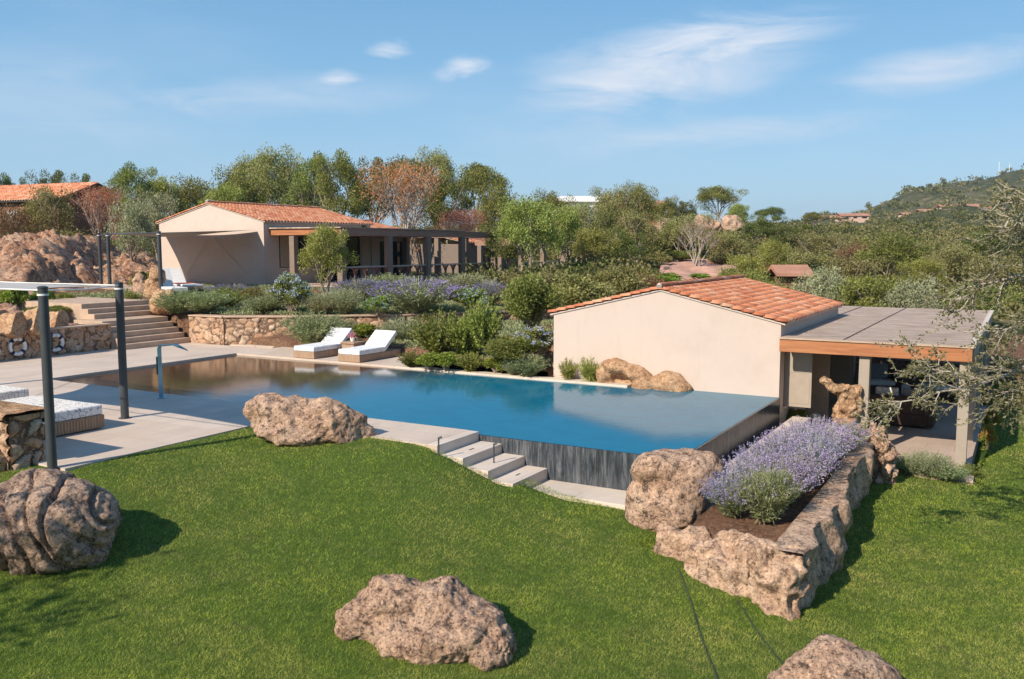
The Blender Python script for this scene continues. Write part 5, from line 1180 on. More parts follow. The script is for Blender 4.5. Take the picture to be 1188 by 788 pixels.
for px, py, hp, wp, lab in [(1146, 520, 34, 22, 'red flowering plant nearest the front right pergola column'), (1152, 500, 34, 24, 'red flowering plant behind the nearest one along the pergola side'), (1160, 484, 30, 24, 'farther red flowering plant along the pergola side'), (1166, 466, 28, 22, 'last red flowering plant by the rear of the pergola side')]:
    plantpx('red0', px, py, -1.18, hp, wp, lab, 'flower', 'red flowering plants beside the pergola', name='red_flower_plant')
# bed between the coping and the gable house
for px, hp, lab in [(658, 27, 'spiky yucca plant left one at the foot of the cream gable wall'), (685, 31, 'spiky yucca plant right one at the foot of the cream gable wall')]:
    plant('yucca', -5.32 if px == 658 else -4.72, .06, .03, hp*.0225, hp*.0165, lab, 'yucca', 'yuccas by the gable wall')
for (pr, px, py, z, hp, wp, lab, cat, nm) in [
    ('grey1', 362, 399, .3, 44, 60, 'silvery upright shrub behind the left lounger below the retaining wall', 'shrub', 'silver_shrub'),
    ('grey0', 388, 392, .3, 30, 40, 'silvery shrub between the retaining wall and the left lounger head', 'shrub', 'silver_shrub'),
    ('bush3', 427, 395, .3, 24, 38, 'bright green plant with pink flowers behind the side table', 'shrub', 'green_shrub'),
    ('grey0', 468, 398, .3, 34, 50, 'silvery lavender shrub right of the lounger head', 'shrub', 'silver_shrub'),
    ('green0', 508, 411, .3, 58, 64, 'tall green shrub beside the low stone wall and the right lounger', 'shrub', 'green_shrub'),
    ('green1', 540, 412, .3, 54, 56, 'lighter green shrub in the middle of the bed below the wall', 'shrub', 'green_shrub'),
    ('green1', 560, 402, .6, 66, 44, 'climbing leafy vine growing up over the retaining wall', 'climber', 'climbing_plant'),
    ('bush0', 592, 423, .3, 40, 76, 'dark green mounded shrub left of the cream gable wall', 'shrub', 'round_bush'),
    ('plum1', 622, 408, .6, 34, 62, 'mound of green leaves with pale blue flowers under the small tree', 'shrub', 'plumbago'),
    ('green0', 478, 424, .1, 20, 30, 'small bright green plant at the left end of the far coping bed', 'shrub', 'green_shrub'),
    ('bush3', 498, 427, .1, 22, 36, 'low leafy plant in the bed along the far pool coping', 'shrub', 'low_plant'),
    ('bush3', 518, 428, .1, 24, 36, 'low leafy plant in front of the tall green shrub by the coping', 'shrub', 'low_plant'),
    ('green1', 546, 429, .1, 26, 34, 'small upright plant at mid length of the far pool coping', 'shrub', 'green_shrub'),
    ('bush3', 575, 431, .1, 20, 34, 'low leafy plant before the dark mounded shrub by the coping', 'shrub', 'low_plant'),
    ('grey1', 612, 435, .1, 30, 40, 'grey green spreading plant close to the left corner of the gable wall', 'shrub', 'silver_shrub'),
    ('grey0', 596, 433, .1, 20, 30, 'small silvery plant by the coping left of the yuccas', 'shrub', 'silver_shrub'),
    # upper bed left to right
    ('grey1', 206, 362, 1.1, 30, 48, 'grey green shrub next to the squat orange rock by the stairs', 'shrub', 'silver_shrub'),
    ('grey1', 236, 362, 1.1, 30, 54, 'second grey green shrub from the stairs along the upper bed', 'shrub', 'silver_shrub'),
    ('green0', 262, 356, 1.15, 26, 44, 'olive green shrub in the upper bed in front of the shaded gable', 'shrub', 'green_shrub'),
    ('perov1', 268, 345, 1.2, 18, 50, 'low haze of lavender flowers before the shaded villa gable', 'lavender', 'lavender'),
    ('perov1', 222, 344, 1.2, 14, 46, 'low flowering lavender patch by the upper white lounger', 'lavender', 'lavender'),
    ('bush1', 292, 350, 1.2, 20, 34, 'small dark green bush before the right corner of the villa gable', 'bush', 'round_bush'),
    ('grey1', 310, 362, 1.1, 24, 46, 'grey green low shrub above the brightest part of the retaining wall', 'shrub', 'silver_shrub'),
    ('plum1', 338, 363, 1.1, 52, 50, 'pale blue flowering bush before the villa corner window', 'bush', 'plumbago'),
    ('grey0', 372, 363, 1.1, 26, 46, 'silvery grass-like shrub below the small olive tree', 'shrub', 'silver_shrub'),
    ('grey0', 398, 363, 1.1, 32, 44, 'silvery shrub between the olive tree and the deep violet sage', 'shrub', 'silver_shrub'),
    ('perov0', 418, 352, 1.2, 34, 60, 'deep violet flowering sage right of the small olive tree', 'sage', 'russian_sage'),
    ('plum0', 438, 364, 1.1, 24, 40, 'blue flowering plumbago at the retaining wall edge', 'bush', 'plumbago'),
    ('perov0', 482, 362, 1.1, 46, 92, 'largest violet flowering sage, spilling over the retaining wall', 'sage', 'russian_sage'),
    ('grey1', 455, 340, 1.3, 26, 60, 'grey green shrub in front of the villa railing', 'shrub', 'silver_shrub'),
    ('grey0', 535, 346, 1.3, 32, 76, 'silvery shrub right of the largest violet sage', 'shrub', 'silver_shrub'),
    ('plum0', 545, 362, 1.1, 32, 50, 'green bush with a few pale blue flowers above the vine', 'bush', 'plumbago'),
    ('perov1', 568, 354, 1.2, 32, 40, 'small violet flowering sage beside the big round bush', 'sage', 'russian_sage'),
    ('bush0', 618, 388, .95, 82, 78, 'big round green bush left of the cream gable roof', 'bush', 'round_bush'),
    ('bush1', 668, 372, .9, 62, 84, 'wide olive green bush behind the left slope of the gable roof', 'bush', 'round_bush'),
    ('bush1', 712, 352, 1.0, 48, 74, 'greyish olive bush behind the gable ridge', 'bush', 'round_bush'),
    ('dry0', 748, 345, .9, 30, 56, 'dry brownish bush just left of the gable ridge end', 'bush', 'dry_bush'),
    ('grey0', 690, 350, 1.1, 26, 60, 'grey scrubby bush above the left roof slope', 'bush', 'silver_shrub'),
    ]:
    plantpx(pr, px, py, z, hp, wp, lab, cat, 'garden plants around the pool', name=nm)
# filler at low rocks in the bed
for k, (px, py, s_, lab) in enumerate([(520, 420, .28, 'flat pale stone among the shrubs by the far coping, left one'), (565, 424, .22, 'flat pale stone among the shrubs near the middle of the coping bed')]):
    x, y = at(px, py, .15); rock('garden_rock', x, y, .1, [(0, 0, .12, s_*1.6, s_, s_*.7)], M['tafoni'], lab, CAMZ, cat='rock', amp=.05, freq=3, voxel=.04, seed=120+k)
# pot with pink flowers on the side table
x, y, zt = -13.4, 1.2, .058+.45
pt = empty('flower_vase', (x, y, zt), 0, 'small pink flower bouquet in a pot on the side table between the loungers', 'flower pot')
MB().tube([(0, 0, 0), (0, 0, .06), (0, 0, .13)], [.05, .07, .075], 12).build('pot', M['white'], pt, smooth=True)
rg = np.random.default_rng(5); P = rg.normal(0, .06, (120, 3))+np.array([0, 0, .2]); link('bouquet', quadmesh('bouquet', leafquads(P, unit(rg.normal(size=P.shape)), .05, .7, rg), M['fl_pink'], rg.random(120)), pt)

# ---------------------------------------------------------------- trees
TP = {}
TP['round0'] = tree_proto('evergreen_tree', 1, 'std', 'lf_dark', n=13000, leaf=.17, H=6, W=6, trunk=.22)
TP['round1'] = tree_proto('evergreen_tree', 2, 'multi', 'lf_mid', n=13000, leaf=.17, H=5.5, W=6, trunk=.2, cl=52)
TP['olive0'] = tree_proto('olive_tree', 3, 'multi', 'lf_olive', n=11000, leaf=.16, H=5, W=5.5, trunk=.22, gaps=.1)
TP['olive1'] = tree_proto('olive_tree', 4, 'multi', 'lf_grey', n=10000, leaf=.15, H=4.5, W=5.2, trunk=.2, gaps=.15)
TP['tall0'] = tree_proto('tall_tree', 5, 'std', 'lf_mid', n=15000, leaf=.19, H=10, W=7, trunk=.25, gaps=.22, cl=66)
TP['tall1'] = tree_proto('tall_tree', 6, 'std', 'lf_olive', n=15000, leaf=.19, H=10, W=7.5, trunk=.2, gaps=.2, cl=70)
TP['pine0'] = tree_proto('umbrella_pine', 7, 'umb', 'lf_dark', n=12000, leaf=.17, H=7, W=7, trunk=.45, flat=.6)
TP['pine1'] = tree_proto('umbrella_pine', 8, 'umb', 'lf_mid', n=12000, leaf=.17, H=7, W=7.5, trunk=.4, gaps=.12, flat=.6)
TP['light0'] = tree_proto('light_tree', 9, 'multi', 'lf_light', n=14000, leaf=.17, H=6, W=6.5, trunk=.25, tk='trunk', cl=56, gaps=.1)
TP['red0'] = tree_proto('russet_tree', 10, 'multi', 'lf_red', n=7500, leaf=.13, H=6, W=7, trunk=.12, tk='trunk_pale', bare=1, cl=30)
TP['bare0'] = tree_proto('bare_tree', 11, 'multi', 'lf_dry', n=1600, leaf=.12, H=5, W=5, trunk=.12, tk='trunk_pale', bare=1, cl=20)
TP['scrub0'] = tree_proto('scrub_bush', 12, 'multi', 'lf_mid', n=6500, leaf=.17, H=3.2, W=5, trunk=.06, cl=40)
TP['scrub1'] = tree_proto('scrub_bush', 13, 'multi', 'lf_olive', n=6500, leaf=.17, H=3.2, W=5, trunk=.06, cl=40)
TP['scrub2'] = tree_proto('scrub_bush', 14, 'multi', 'lf_light', n=6500, leaf=.17, H=3.2, W=5, trunk=.06, cl=36)
TP['scrub3'] = tree_proto('scrub_bush', 15, 'multi', 'lf_dry', n=5500, leaf=.15, H=3.2, W=5, trunk=.06, cl=36)
TP['scrub4'] = tree_proto('scrub_bush', 16, 'multi', 'lf_grey', n=5500, leaf=.15, H=3.2, W=5, trunk=.06, cl=36)
def tree(pr, px, D, ytop, wpx, label, cat='tree', name=None, group='trees behind the garden', base=None):
    tk, cr, H, W = TP[pr]; x, y = pd(px, D); z = (gz(x, y) if base is None else base)-.15; h_ = max(.8, zat(ytop, D)-z); w_ = wpx*D/1040
    o = empty(name or tk.name.replace('_trunk', ''), (x, y, z), random.uniform(0, 6.28), label, cat, group); s = (w_/W, w_/W, h_/H)
    link('trunk', tk, o, scale=s); link('crown', cr, o, scale=s); return o
for a in [
    # left background
    ('round0', 16, 120, 203, 40, 'far dark tree top above the left end of the red roofed house'),
    ('round0', 66, 88, 201, 46, 'dark evergreen behind the red roofed house, left of the pair'),
    ('round0', 100, 84, 205, 44, 'dark round evergreen at the right end of the red roof'),
    ('olive0', 62, 56, 221, 64, 'grey olive shrub tree in front of the red roofed house'),
    ('scrub3', 20, 52, 240, 60, 'brownish scrub at the left edge below the red roof'),
    ('red0', 128, 60, 220, 66, 'reddish brown thin tree left of the villa behind the outcrop'),
    ('tall0', 155, 72, 184, 62, 'light green airy tree rising left of the villa'),
    ('olive1', 160, 54, 236, 50, 'pale olive bush just left of the villa gable'),
    ('light0', 192, 78, 206, 60, 'yellowish green tree behind the villa gable left slope'),
    ('olive1', 186, 60, 226, 56, 'grey olive tree touching the left eave of the villa'),
    ('round1', 232, 84, 206, 66, 'rounded green tree right above the villa ridge start'),
    ('light0', 262, 72, 214, 70, 'yellow green bushy tree above the villa roof'),
    ('tall1', 292, 82, 176, 66, 'dark airy tree left of the tallest group behind the villa'),
    ('tall1', 318, 80, 166, 76, 'tall airy tree topping the group behind the villa roof'),
    ('round1', 282, 76, 198, 74, 'mid green tree below the tall airy one'),
    ('tall0', 366, 74, 172, 62, 'tall eucalyptus with hanging foliage behind the end of the villa ridge'),
    ('tall0', 398, 72, 170, 66, 'twin tall eucalyptus right of the first one'),
    ('round0', 345, 86, 188, 60, 'dark tree between the airy tree and the eucalyptus'),
    ('round0', 432, 92, 188, 60, 'dark tree behind the top of the russet tree'),
    ('red0', 465, 62, 194, 100, 'large russet half bare tree behind the brown pergola'),
    ('pine0', 470, 88, 183, 84, 'dark umbrella pine above the russet tree'),
    ('tall1', 508, 90, 168, 58, 'tall tree with two rounded heads right of the umbrella pine'),
    ('pine1', 556, 82, 190, 80, 'wide umbrella pine with open crown at the right end of the tall group'),
    ('round0', 520, 76, 205, 70, 'dark evergreen below the wide umbrella pine'),
    ('red0', 530, 66, 246, 60, 'small russet bush just over the brown pergola end'),
    ('round1', 575, 74, 214, 56, 'green tree left of the pale trunked light tree'),
    ('light0', 612, 52, 228, 84, 'light green tree with pale leaning trunks right of the brown pergola'),
    ('light0', 652, 58, 240, 60, 'light green tree right beside the pale trunked one'),
    ('round0', 588, 56, 262, 60, 'dark shaded bush under the light green tree'),
    ('round1', 640, 84, 222, 56, 'green tree below the white roofed house'),
    ('olive1', 678, 100, 236, 40, 'grey green tree directly in front of the white roofed far house'),
    ('olive0', 668, 68, 240, 62, 'olive toned tree below the white roofed house and the ridge'),
    ('light0', 690, 56, 264, 66, 'pale green rounded tree left of the terraced red path'),
    ('olive0', 714, 92, 218, 58, 'olive tree between the white and the red roofed far houses'),
    ('round1', 740, 96, 213, 46, 'dome shaped tree above the far red roof'),
    ('round0', 700, 74, 246, 60, 'dark evergreen in the middle of the slope'),
    ('olive0', 736, 68, 248, 66, 'olive green tree on the slope above the red path'),
    ('round0', 722, 60, 268, 54, 'dark bush right of the pale green rounded tree'),
    ('scrub1', 765, 80, 268, 66, 'olive scrub bush above the red path'),
    ('round1', 772, 108, 229, 36, 'small round tree right of the far red roof'),
    ('round0', 795, 112, 234, 30, 'small dark tree left of the lone umbrella pine'),
    ('pine1', 828, 120, 216, 58, 'lone umbrella pine on the skyline'),
    ('light0', 852, 112, 236, 32, 'bright green small tree beside the lone umbrella pine'),
    ('bare0', 808, 66, 257, 50, 'grey leafless bush in the middle of the slope'),
    ('olive0', 790, 76, 250, 60, 'olive scrub tree left of the grey leafless bush'),
    ('scrub1', 842, 72, 268, 60, 'dense olive scrub right of the grey leafless bush'),
    ('round0', 880, 86, 252, 52, 'dark rounded tree below the skyline pines at the right'),
    ('scrub2', 868, 52, 298, 50, 'green scrub by the right of the red path'),
    ('light0', 892, 52, 278, 48, 'bright yellow green young tree above the terracotta roof'),
    ('scrub0', 862, 45, 312, 56, 'deep green scrub just above the terracotta ridge'),
    ('pine0', 895, 170, 240, 34, 'skyline umbrella pine, left of two above the far long roof'),
    ('pine0', 880, 175, 243, 18, 'tiny pine on the skyline beside a larger one'),
    ('pine1', 940, 190, 246, 30, 'skyline umbrella pine, right of two near the far long roof'),
    ('round0', 912, 84, 262, 60, 'wide dark bush right of the dark rounded tree'),
    ('olive0', 952, 74, 272, 70, 'olive coloured round bush in the right mid distance'),
    ('scrub1', 932, 60, 292, 76, 'olive bush over the right end of the terracotta roof'),
    ('scrub3', 1000, 66, 282, 80, 'brown green bush in the middle of the right scrub'),
    ('round1', 1032, 62, 272, 88, 'large rounded brown green tree above the reed roof'),
    ('olive0', 1100, 60, 286, 84, 'wide olive tree left of the sparse branches'),
    ('scrub4', 955, 44, 312, 70, 'grey green bush above the left end of the reed roof'),
    ('scrub2', 1010, 42, 322, 76, 'bright bush directly above the reed roof middle'),
    ('scrub4', 1060, 40, 324, 80, 'grey olive bush above the reed roof right half'),
    ('light0', 1070, 50, 300, 60, 'upright light green shrubs behind the reed roof'),
    ('scrub0', 1130, 42, 326, 80, 'green bush behind the back right corner of the reed roof'),
    ('scrub1', 985, 54, 300, 70, 'olive scrub between the bright and the grey bushes above the reed roof'),
    ('scrub0', 885, 43, 324, 50, 'green bush touching the eave end of the terracotta roof'),
    ('scrub1', 1165, 52, 300, 80, 'olive scrub at the right edge behind the sparse branches'),
    ('round0', 1150, 80, 268, 70, 'dark tree at the right edge of the valley'),
    ]: tree(*a)
# small garden trees
tk, cr, H_, W_ = TP['olive0']; o = empty('olive_tree', (-8.8, -23.2, -.6), 0, 'olive tree beyond the left edge that throws dappled shade on the near lawn', 'tree'); link('trunk', tk, o, scale=(.9, .9, 1.15)); link('crown', cr, o, scale=(.9, .9, 1.15))
tree('light0', 376, 37.5, 261, 66, 'small leafy olive tree in front of the villa pergola', base=1.25, name='small_olive_tree', group=None)
tree('olive0', 612, 33, 318, 56, 'small tree with a pale forked trunk left of the gable wall', base=.9, name='small_tree', group=None)
# garden scrub on the outcrop
for px, D, hp, wp, pr, lab in [(15, 33, 30, 34, 'bush3', 'bright green bush low on the rock outcrop near the left edge'), (48, 34, 22, 30, 'bush3', 'second bright green bush on the outcrop'), (75, 35, 16, 26, 'bush2', 'small green bush in the outcrop middle'), (58, 31.5, 10, 60, 'bush0', 'low green mat at the foot of the outcrop'), (148, 37, 22, 34, 'bush2', 'green bush between the paired posts and the gable'), (170, 44, 30, 40, 'bush0', 'dark green bush behind the outcrop left of the villa gable')]:
    x, y = pd(px, D); pxn = px; Lq0, Dq0 = toLD(x, y); j = np.argmin((xs-x)**2+(ys-y)**2); zz = float(Zq[j]); zz = zz if zz > .3 else 1.2
    plant(pr, x, y, zz-.15, hp*D/1040*1.3, wp*D/1040, lab, 'bush', 'bushes on the outcrop', name='outcrop_bush')
# far scrub: thousands of bushes that read as one mass
rg = np.random.default_rng(77); nB = 12500
a_ = rg.uniform(-.72, .80, nB*2); D_ = 46*np.power(1500/46, rg.random(nB*2)); a_ = a_[:nB]; D_ = D_[:nB]
Lx = a_*D_; X_ = CX+Lx*CT-D_*ST; Y_ = CY+Lx*ST+D_*CT
okm = ~((X_ < -20) & (X_ > -40) & (Y_ < 42)) & (D_ > np.where(a_ < -.1, 62, 40)) & ~((X_ > -38) & (X_ < 4) & (Y_ < 14))
den = np.array([MN.noise(Vector((x*.03, y*.03, 5))) for x, y in zip(X_, Y_)]); okm &= den > -.42
clearing = (np.abs(a_-(805-594)/1040) < .062) & (D_ < 75) & (D_ > 36); okm &= ~clearing
X_, Y_, D_, den = X_[okm], Y_[okm], D_[okm], den[okm]
Z_ = np.array([gz(x, y) for x, y in zip(X_, Y_)])
tot = []; rn = []
for i in range(len(X_)):
    D = D_[i]; R0 = rg.uniform(.5, 1.5)*(1+min(D, 900)/500); n = int(np.clip(17000/D, 20, 300)); ls = max(.2, D*.0027)*rg.uniform(.9, 1.2)
    d = unit(rg.normal(size=(n, 3))); d[:, 2] = np.abs(d[:, 2]); lump = 1+.35*np.sin(d[:, 0]*5+i)*np.cos(d[:, 1]*6+i*2)
    P = np.array([X_[i], Y_[i], Z_[i]-.1*R0])+d*(R0*lump*rg.uniform(.6, 1.0, n)**.5)[:, None]*np.array([1, 1, rg.uniform(.55, 1.0)])
    tot.append(leafquads(P, unit(d*.6+rg.normal(size=(n, 3))), ls, .6, rg)); rn.append(np.clip(rg.normal(.4, .25)+rg.normal(0, .14, n), 0, 1))
V = np.concatenate(tot); rn = np.concatenate(rn)
M['lf_scrub'] = m_leaf('maquis_leaves', [(.065, .078, .018), (.12, .13, .036), (.19, .18, .06), (.25, .21, .09), (.29, .225, .11), (.18, .205, .06)], nsc=.05)
o = link('maquis_scrub', quadmesh('maquis_scrub', V, M['lf_scrub'], rn)); tag(o, 'dense low green scrub covering the valley and the far hill', 'scrub', kind='stuff'); print('scrub quads', len(rn))
# low ground cover in the beds: too fine to count
rg = np.random.default_rng(91); P0 = []
for (xa, xb, ya, yb, n) in [(-20.5, -6.3, .5, 9, 5200), (-21, -9, 2.2, 14, 5200), (-30, -21, 2.5, 11, 2600)]:
    X_ = rg.uniform(xa, xb, n); Y_ = rg.uniform(ya, yb, n); sd_ = wallside(X_, Y_)
    Zq_ = np.where(sd_ > .45, np.minimum(1.0+np.clip(sd_, 0, 20)*.05, 1.5), .16+np.clip((Y_-.9)*.12, 0, .5))
    okk = (np.abs(sd_) > .5) & ~((X_ < -10.7) & (Y_ < 2.1) & (sd_ < .5)) & ~((X_ < -16.5) & (sd_ < .5)) & ~((Y_ > 12.2) & (X_ < -23.5)) & ~((X_ < -20.9) & (Y_ < 2.4))
    nn_ = np.array([MN.noise(Vector((x*.9, y*.9, 2))) for x, y in zip(X_, Y_)]); okk &= nn_ > -.12
    P0.append(np.c_[X_, Y_, Zq_][okk])
P0 = np.concatenate(P0); k = np.repeat(np.arange(len(P0)), 14); P1 = P0[k]+rg.normal(0, 1, (len(k), 3))*np.array([.12, .12, .04]); P1[:, 2] += .03
o = link('ground_cover', quadmesh('ground_cover', leafquads(P1, unit(rg.normal(size=P1.shape)+np.array([0, 0, 1.0])), rg.uniform(.05, .12, len(P1)), .35, rg), M['lf_sage'], rg.random(len(P1))))
tag(o, 'low grey green ground cover between the shrubs of the garden beds', 'ground cover', kind='stuff')
# low creeping green at the red path and the red terraces themselves
x, y = pd(800, 52)
M['redearth'] = simple('red_earth', (.52, .30, .22), .95, .05, .25, 1.2, .4)
def patch(poly, lift, name, m):
    mb = MB(); V = []
    n = 40; (a, b_, c, d) = [Vector((*pd(px, D), 0)) for px, D in poly]
    for i in range(n+1):
        for j in range(n+1):
            p = a.lerp(b_, i/n).lerp(d.lerp(c, i/n), j/n); V.append((p.x, p.y, gz(p.x, p.y)+lift+.35*MN.noise(p*.5)+.12*MN.noise(p*1.7)))
    ii = np.arange((n+1)**2).reshape(n+1, n+1); F = np.stack([ii[:-1, :-1], ii[1:, :-1], ii[1:, 1:], ii[:-1, 1:]], -1).reshape(-1, 4)
    return struct(link(name, npmesh(name, V, F, m, smooth=True)))
patch([(742, 38), (850, 38), (862, 72), (770, 72)], .25, 'path', M['redearth'])
for k, (px, D, w_, hp, lab) in enumerate([(775, 56, 36, 7, 'upper low green hedge strip on the red terraces'), (770, 50, 60, 12, 'bright green creeper mound on the red terraces above the ridge'), (812, 58, 30, 6, 'small green mound on the red terraces near the top')]):
    x, y = pd(px, D); plant('bush3', x, y, gz(x, y)+.2, hp*D/1040*1.4, w_*D/1040, lab, 'bush', 'creepers on the red terraces', name='green_mound')
for k, (px, D, wp, hp, pr, lab) in enumerate([(744, 54, 40, 15, 'bush1', 'olive bush at the left border of the red terraces'), (852, 56, 44, 16, 'bush0', 'green bush at the right border of the red terraces'), (790, 70, 46, 12, 'bush0', 'green bush at the top border of the red terraces'), (838, 69, 40, 12, 'bush1', 'olive bush at the top right border of the red terraces'), (762, 66, 40, 12, 'bush1', 'small olive bush at the upper left border of the red terraces'), (800, 50, 26, 5, 'grey1', 'silvery tuft on the lower red terrace'), (826, 54, 34, 6, 'bush3', 'flat green mound on the right part of the red terraces')]):
    x, y = pd(px, D); plant(pr, x, y, gz(x, y)+.1, hp*D/1040*1.4, wp*D/1040, lab, 'bush', 'bushes round the red terraces', name='terrace_bush')
# pale rocks on the slope at the skyline
for k, (px, D, yt, w_, lab) in enumerate([(812, 100, 252, 28, 'pale bare rocks on the slope below the lone umbrella pine'), (770, 95, 251, 22, 'small reddish bare rocks left of the paler ones on the slope'), (846, 98, 258, 22, 'small pale rocks on the slope right of the larger ones')]):
    x, y = pd(px, D); rock('hill_rock', x, y, gz(x, y)+.6, [(0, 0, .8, w_*.05, w_*.04, 1.3), (w_*.04, 0, .5, w_*.04, w_*.03, 1.2)], M['granite'], lab, CAMZ, cat='rock', amp=.3, freq=.8, voxel=.15, seed=130+k, ridge=1)

# ---------------------------------------------------------------- far houses
M['far_wall'] = simple('far_wall', (.62, .42, .34), .9, .1, .06)
M['far_roof'] = simple('far_roof', (.42, .22, .15), .9, .1, .2, .6)  # far walls and roofs: distance haze painted in as paler, pinkish colour
M['brown_wall'] = simple('brown_wall', (.26, .13, .085), .9, .1, .1)
def farhouse(px, D, ybase, blocks, label, rz=0, sc=1, wall='far_wall', white=False, detail=True):
    """blocks: (x0, x1, depth, z0, eave, ridge) metres in the facade frame"""
    x, y = pd(px, D); z = zat(ybase, D); o = empty('far_house', (x, y, z), YAW+rz, label, 'house', 'houses in the distance'); blocks = [tuple(v*sc for v in b_) for b_ in blocks]
    for (a, b_, dep, z0, ev, rg_) in blocks:
        MB().box(a, b_, 0, dep, z0-3, ev).build('wall', M[wall] if not white else M['white'], o)
        mb = MB(); mb.extr([(-.4, ev-.12), (dep/2, rg_), (dep+.4, ev-.12), (dep+.4, ev+.05), (dep/2, rg_+.22), (-.4, ev+.05)], 'x', a-.4, b_+.4); rf = mb.build('roof', M['far_roof'] if not white else M['white'], o)
        if detail:
            n = max(1, int((b_-a)/3.2))
            for k in range(n):
                cx = a+(b_-a)*(k+.5)/n; wd = .65 if k % 2 else .9; hh_ = (ev-z0)
                MB().box(cx-wd, cx+wd, -.06, .05, z0+(.1 if k % 3 == 0 else hh_*.35), z0+hh_*.78).build('window', M['glass'], o)
    return o
farhouse(1096, 380, 252, [(-16, -4, 9, 0, 3.2, 4.6), (-4, 6, 8, 0, 5.6, 7.2), (6, 13, 8, 1, 5.0, 6.3), (-26, -16, 8, -1.5, 1.4, 2.6)], 'pink terracotta villa with several roofs on the lower hillside', sc=.72)
farhouse(1116, 400, 246, [(-4, 9, 8, 0, 3.2, 4.8)], 'small pink house right above the stepped terracotta villa', sc=.72)
farhouse(1152, 395, 249, [(-10, 4, 8, 0, 2.8, 4.2), (4, 12, 8, -.5, 2.4, 3.6)], 'low pale house on the hillside near the right edge', sc=.72)
farhouse(1128, 330, 260, [(-5, 5, 6, -.5, 1.6, 2.6)], 'small half hidden red roofed house below the hillside villas', sc=.72)
farhouse(982, 330, 255, [(-16, -3, 8, -.4, 1.0, 2.0), (-4, 10, 8, 0, 2.0, 3.1)], 'long low red roofed house at the foot of the far hill', sc=.72)
farhouse(674, 118, 236, [(-2.6, 2.8, 5, -.3, .30, .85)], 'white roofed far house half hidden by the trees on the ridge', white=True, detail=False)
farhouse(744, 110, 243, [(-3.2, 2.6, 5, -.6, .05, .95)], 'brown red roofed far house under the dome shaped tree', wall='brown_wall', detail=False)
farhouse(922, 50, 318, [(-.75, .5, 1.5, -.6, .0, .28)], 'small terracotta roof among the bushes above the right eave', wall='brown_wall', detail=False)
farhouse(899, 52, 312, [(-.35, .25, 1.0, -.6, .0, .2)], 'tiny terracotta roofed shed left of the small roof in the bushes', wall='brown_wall', detail=False)
# red roofed house, upper left
x, y = pd(30, 74); z = zat(262, 74)
o = empty('red_roofed_house', (x, y, z), YAW+R(-24), 'brown walled house with long red tiled roof at the upper left edge', 'house')
MB().box(-9, 4.3, 0, 7, -2, 2.05).build('wall', M['brown_wall'], o)
rf = MB(); rf.extr([(-.5, 1.98), (3.6, 3.55), (7.5, 1.98), (7.5, 1.90), (3.6, 3.42), (-.5, 1.90)], 'x', -9.5, 4.8); rfo = rf.build('roof', M['frame_dark'], o)
t_ = tile_slope('roof_tiles', 0, 4.15, 3.62, 2.05, 0, 14.4, per=.30, row=.45, parent=rfo); t_.rotation_euler = (0, 0, R(-90)); t_.location = (-9.55, 3.6, 0)
MB().box(-1.6, -.4, -.06, .02, .2, 1.3).build('window', M['white'], o); MB().box(1.2, 2.2, -.06, .02, -.2, 1.4).build('window', M['glass'], o)
# low brown fence wall by the outcrop
x, y = pd(152, 62); z = zat(268, 62)
w_ = MB().box(-1.0, .9, 0, .2, -.6, .4).box(-1.12, -1.0, -.02, .22, -.6, .6).box(.9, 1.02, -.02, .22, -.6, .5).build('fence_wall', M['brown_wall'], None, loc=(x, y, z), rz=YAW); tag(w_, 'low brown fence wall beyond the outcrop left of the villa gable', 'fence')
# antennas on the hill
for px, yt, yb, lab in [(1151, 188, 204, 'taller thin antenna mast on the hill skyline'), (1163, 193, 203, 'shorter antenna mast on the hill skyline at the right')]:
    D = 705; x, y = pd(px, D); zb = gz(x, y)
    mb = MB(); zt = max(zat(yt, D), zb+6); mb.bar((0, 0, -1), (0, 0, zt-zb), .3); o = mb.build('antenna_mast', M['white'], None, loc=(x, y, zb)); tag(o, lab, 'antenna')

# ---------------------------------------------------------------- sparse tree at the right edge (trunk just outside the frame)
rs = random.Random(4); rg = np.random.default_rng(44)
troot = Vector((*LD(10.2, 13.6), 0)); troot.z = float(hlawn(troot.x, troot.y))
tt = empty('gnarled_tree', troot, 0, 'sparse gnarled tree reaching in from the right edge with pale bare branches', 'tree')
def P3(px, py, D): x, y = pd(px, D); return Vector((x, y, zat(py, D)))
wood = MB(); twigs = []
def grow(p, d, ln, r, lvl, bias):
    pts = [p]; q = p.copy(); dd = d.copy(); n = 5
    for i in range(n):
        dd = (dd+Vector((rs.gauss(0, .22), rs.gauss(0, .22), rs.gauss(0, .16)))+bias*.06).normalized(); q = q+dd*ln/n; pts.append(q.copy())
    wood.tube(pts, [r*(1-.7*i/n) for i in range(n+1)], 5 if lvl < 2 else 3, False)
    if lvl >= 3: twigs.append(pts); return
    k = {0: 7, 1: 6, 2: 4}[lvl]
    for i in range(k):
        t = rs.uniform(.25, 1); j = min(n-1, int(t*n)); s0 = pts[j].lerp(pts[j+1], t*n-j)
        nd = (dd*.55+Vector((rs.gauss(0, .6), rs.gauss(0, .6), rs.gauss(0, .5)))).normalized(); grow(s0, nd, ln*rs.uniform(.42, .62), r*.5, lvl+1, bias)
    twigs.append(pts[2:])
fork = P3(1262, 380, 13.6)
wood.tube([troot+Vector((0, 0, -.3)), troot+Vector((-.1, .1, .9)), troot.lerp(fork, .6)+Vector((.2, 0, 0)), fork], [.2, .17, .15, .12], 9, False)
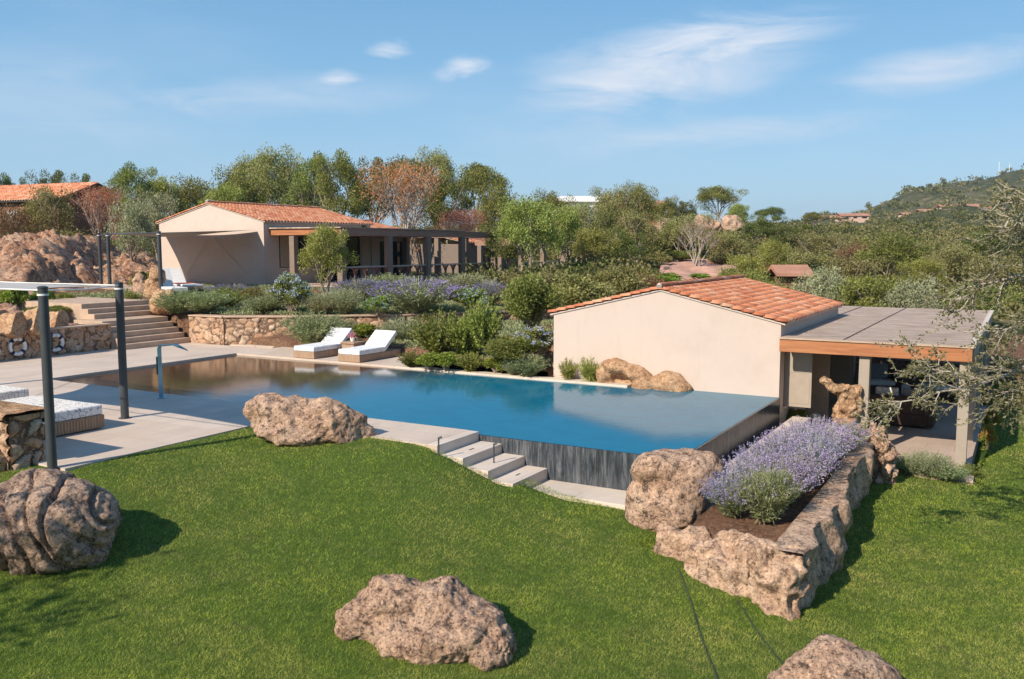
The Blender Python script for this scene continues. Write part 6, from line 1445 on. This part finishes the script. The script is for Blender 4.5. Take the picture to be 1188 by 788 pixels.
limbs = [([(1262, 380, 13.6), (1215, 412, 13.5), (1188, 426, 13.4), (1120, 452, 13.3), (1050, 468, 13.2), (1032, 474, 13.2)], .028),
         ([(1262, 400, 13.6), (1200, 430, 13.8), (1150, 440, 13.9), (1095, 430, 14.0), (1060, 424, 14.0)], .022),
         ([(1262, 380, 13.6), (1220, 330, 13.8), (1180, 320, 14.0), (1140, 330, 14.2), (1105, 350, 14.3)], .028),
         ([(1262, 380, 13.6), (1215, 300, 13.4), (1185, 270, 13.3), (1150, 258, 13.2)], .03),
         ([(1262, 380, 13.6), (1225, 360, 13.0), (1185, 372, 12.8), (1150, 395, 12.7)], .022),
         ([(1262, 380, 13.6), (1235, 280, 14), (1205, 240, 14.2), (1180, 236, 14.4)], .03),
         ([(1262, 400, 13.6), (1215, 450, 13.2), (1180, 450, 13.0), (1165, 470, 13.0)], .016)]
for pts, r in limbs:
    q = [P3(*p) for p in pts]; n = len(q)
    fine = []
    for i in range(n-1):
        for k in range(3): fine.append(q[i].lerp(q[i+1], k/3)+Vector((rs.gauss(0, .02), rs.gauss(0, .02), rs.gauss(0, .02))))
    fine.append(q[-1]); wood.tube(fine, [r*(1-.75*i/(len(fine)-1)) for i in range(len(fine))], 7, False); twigs.append(fine[len(fine)//2:])
    m_ = 26 if n > 4 else 22
    for _ in range(m_):
        j = rs.randrange(3, len(fine)-1); dirn = (fine[j+1]-fine[j]).normalized()
        nd = (dirn*.8+Vector((rs.gauss(0, .5), rs.gauss(0, .5), rs.gauss(0, .42)))).normalized(); grow(fine[j], nd, rs.uniform(.35, .75), r*.35, 2, dirn)
wood.build('branches', M['trunk_pale'], tt, loc=-troot, smooth=True)
P = []; Dn = []
for tw in twigs:
    for i in range(len(tw)-1):
        dv = (tw[i+1]-tw[i]); 
        for _ in range(4):
            if rs.random() < .7: P.append(tuple(tw[i]+dv*rs.random()+Vector((rs.gauss(0, .01), rs.gauss(0, .01), rs.gauss(0, .01))))); Dn.append(tuple(dv.normalized()*.5+Vector((rs.gauss(0, .5), rs.gauss(0, .5), rs.gauss(.1, .5)))))
P = np.array(P)-np.array(troot); Dn = unit(np.array(Dn)); print('gnarled leaves', len(P))
M['lf_gnarl'] = m_leaf('gnarled_tree_leaves', [(.13, .135, .05), (.20, .20, .085), (.28, .28, .13), (.36, .35, .19)], .3)
link('leaves', quadmesh('leaves', leafquads(P, Dn, .066*rg.uniform(.6, 1.2, len(P)), .42, rg), M['lf_gnarl'], rg.random(len(P))), tt)
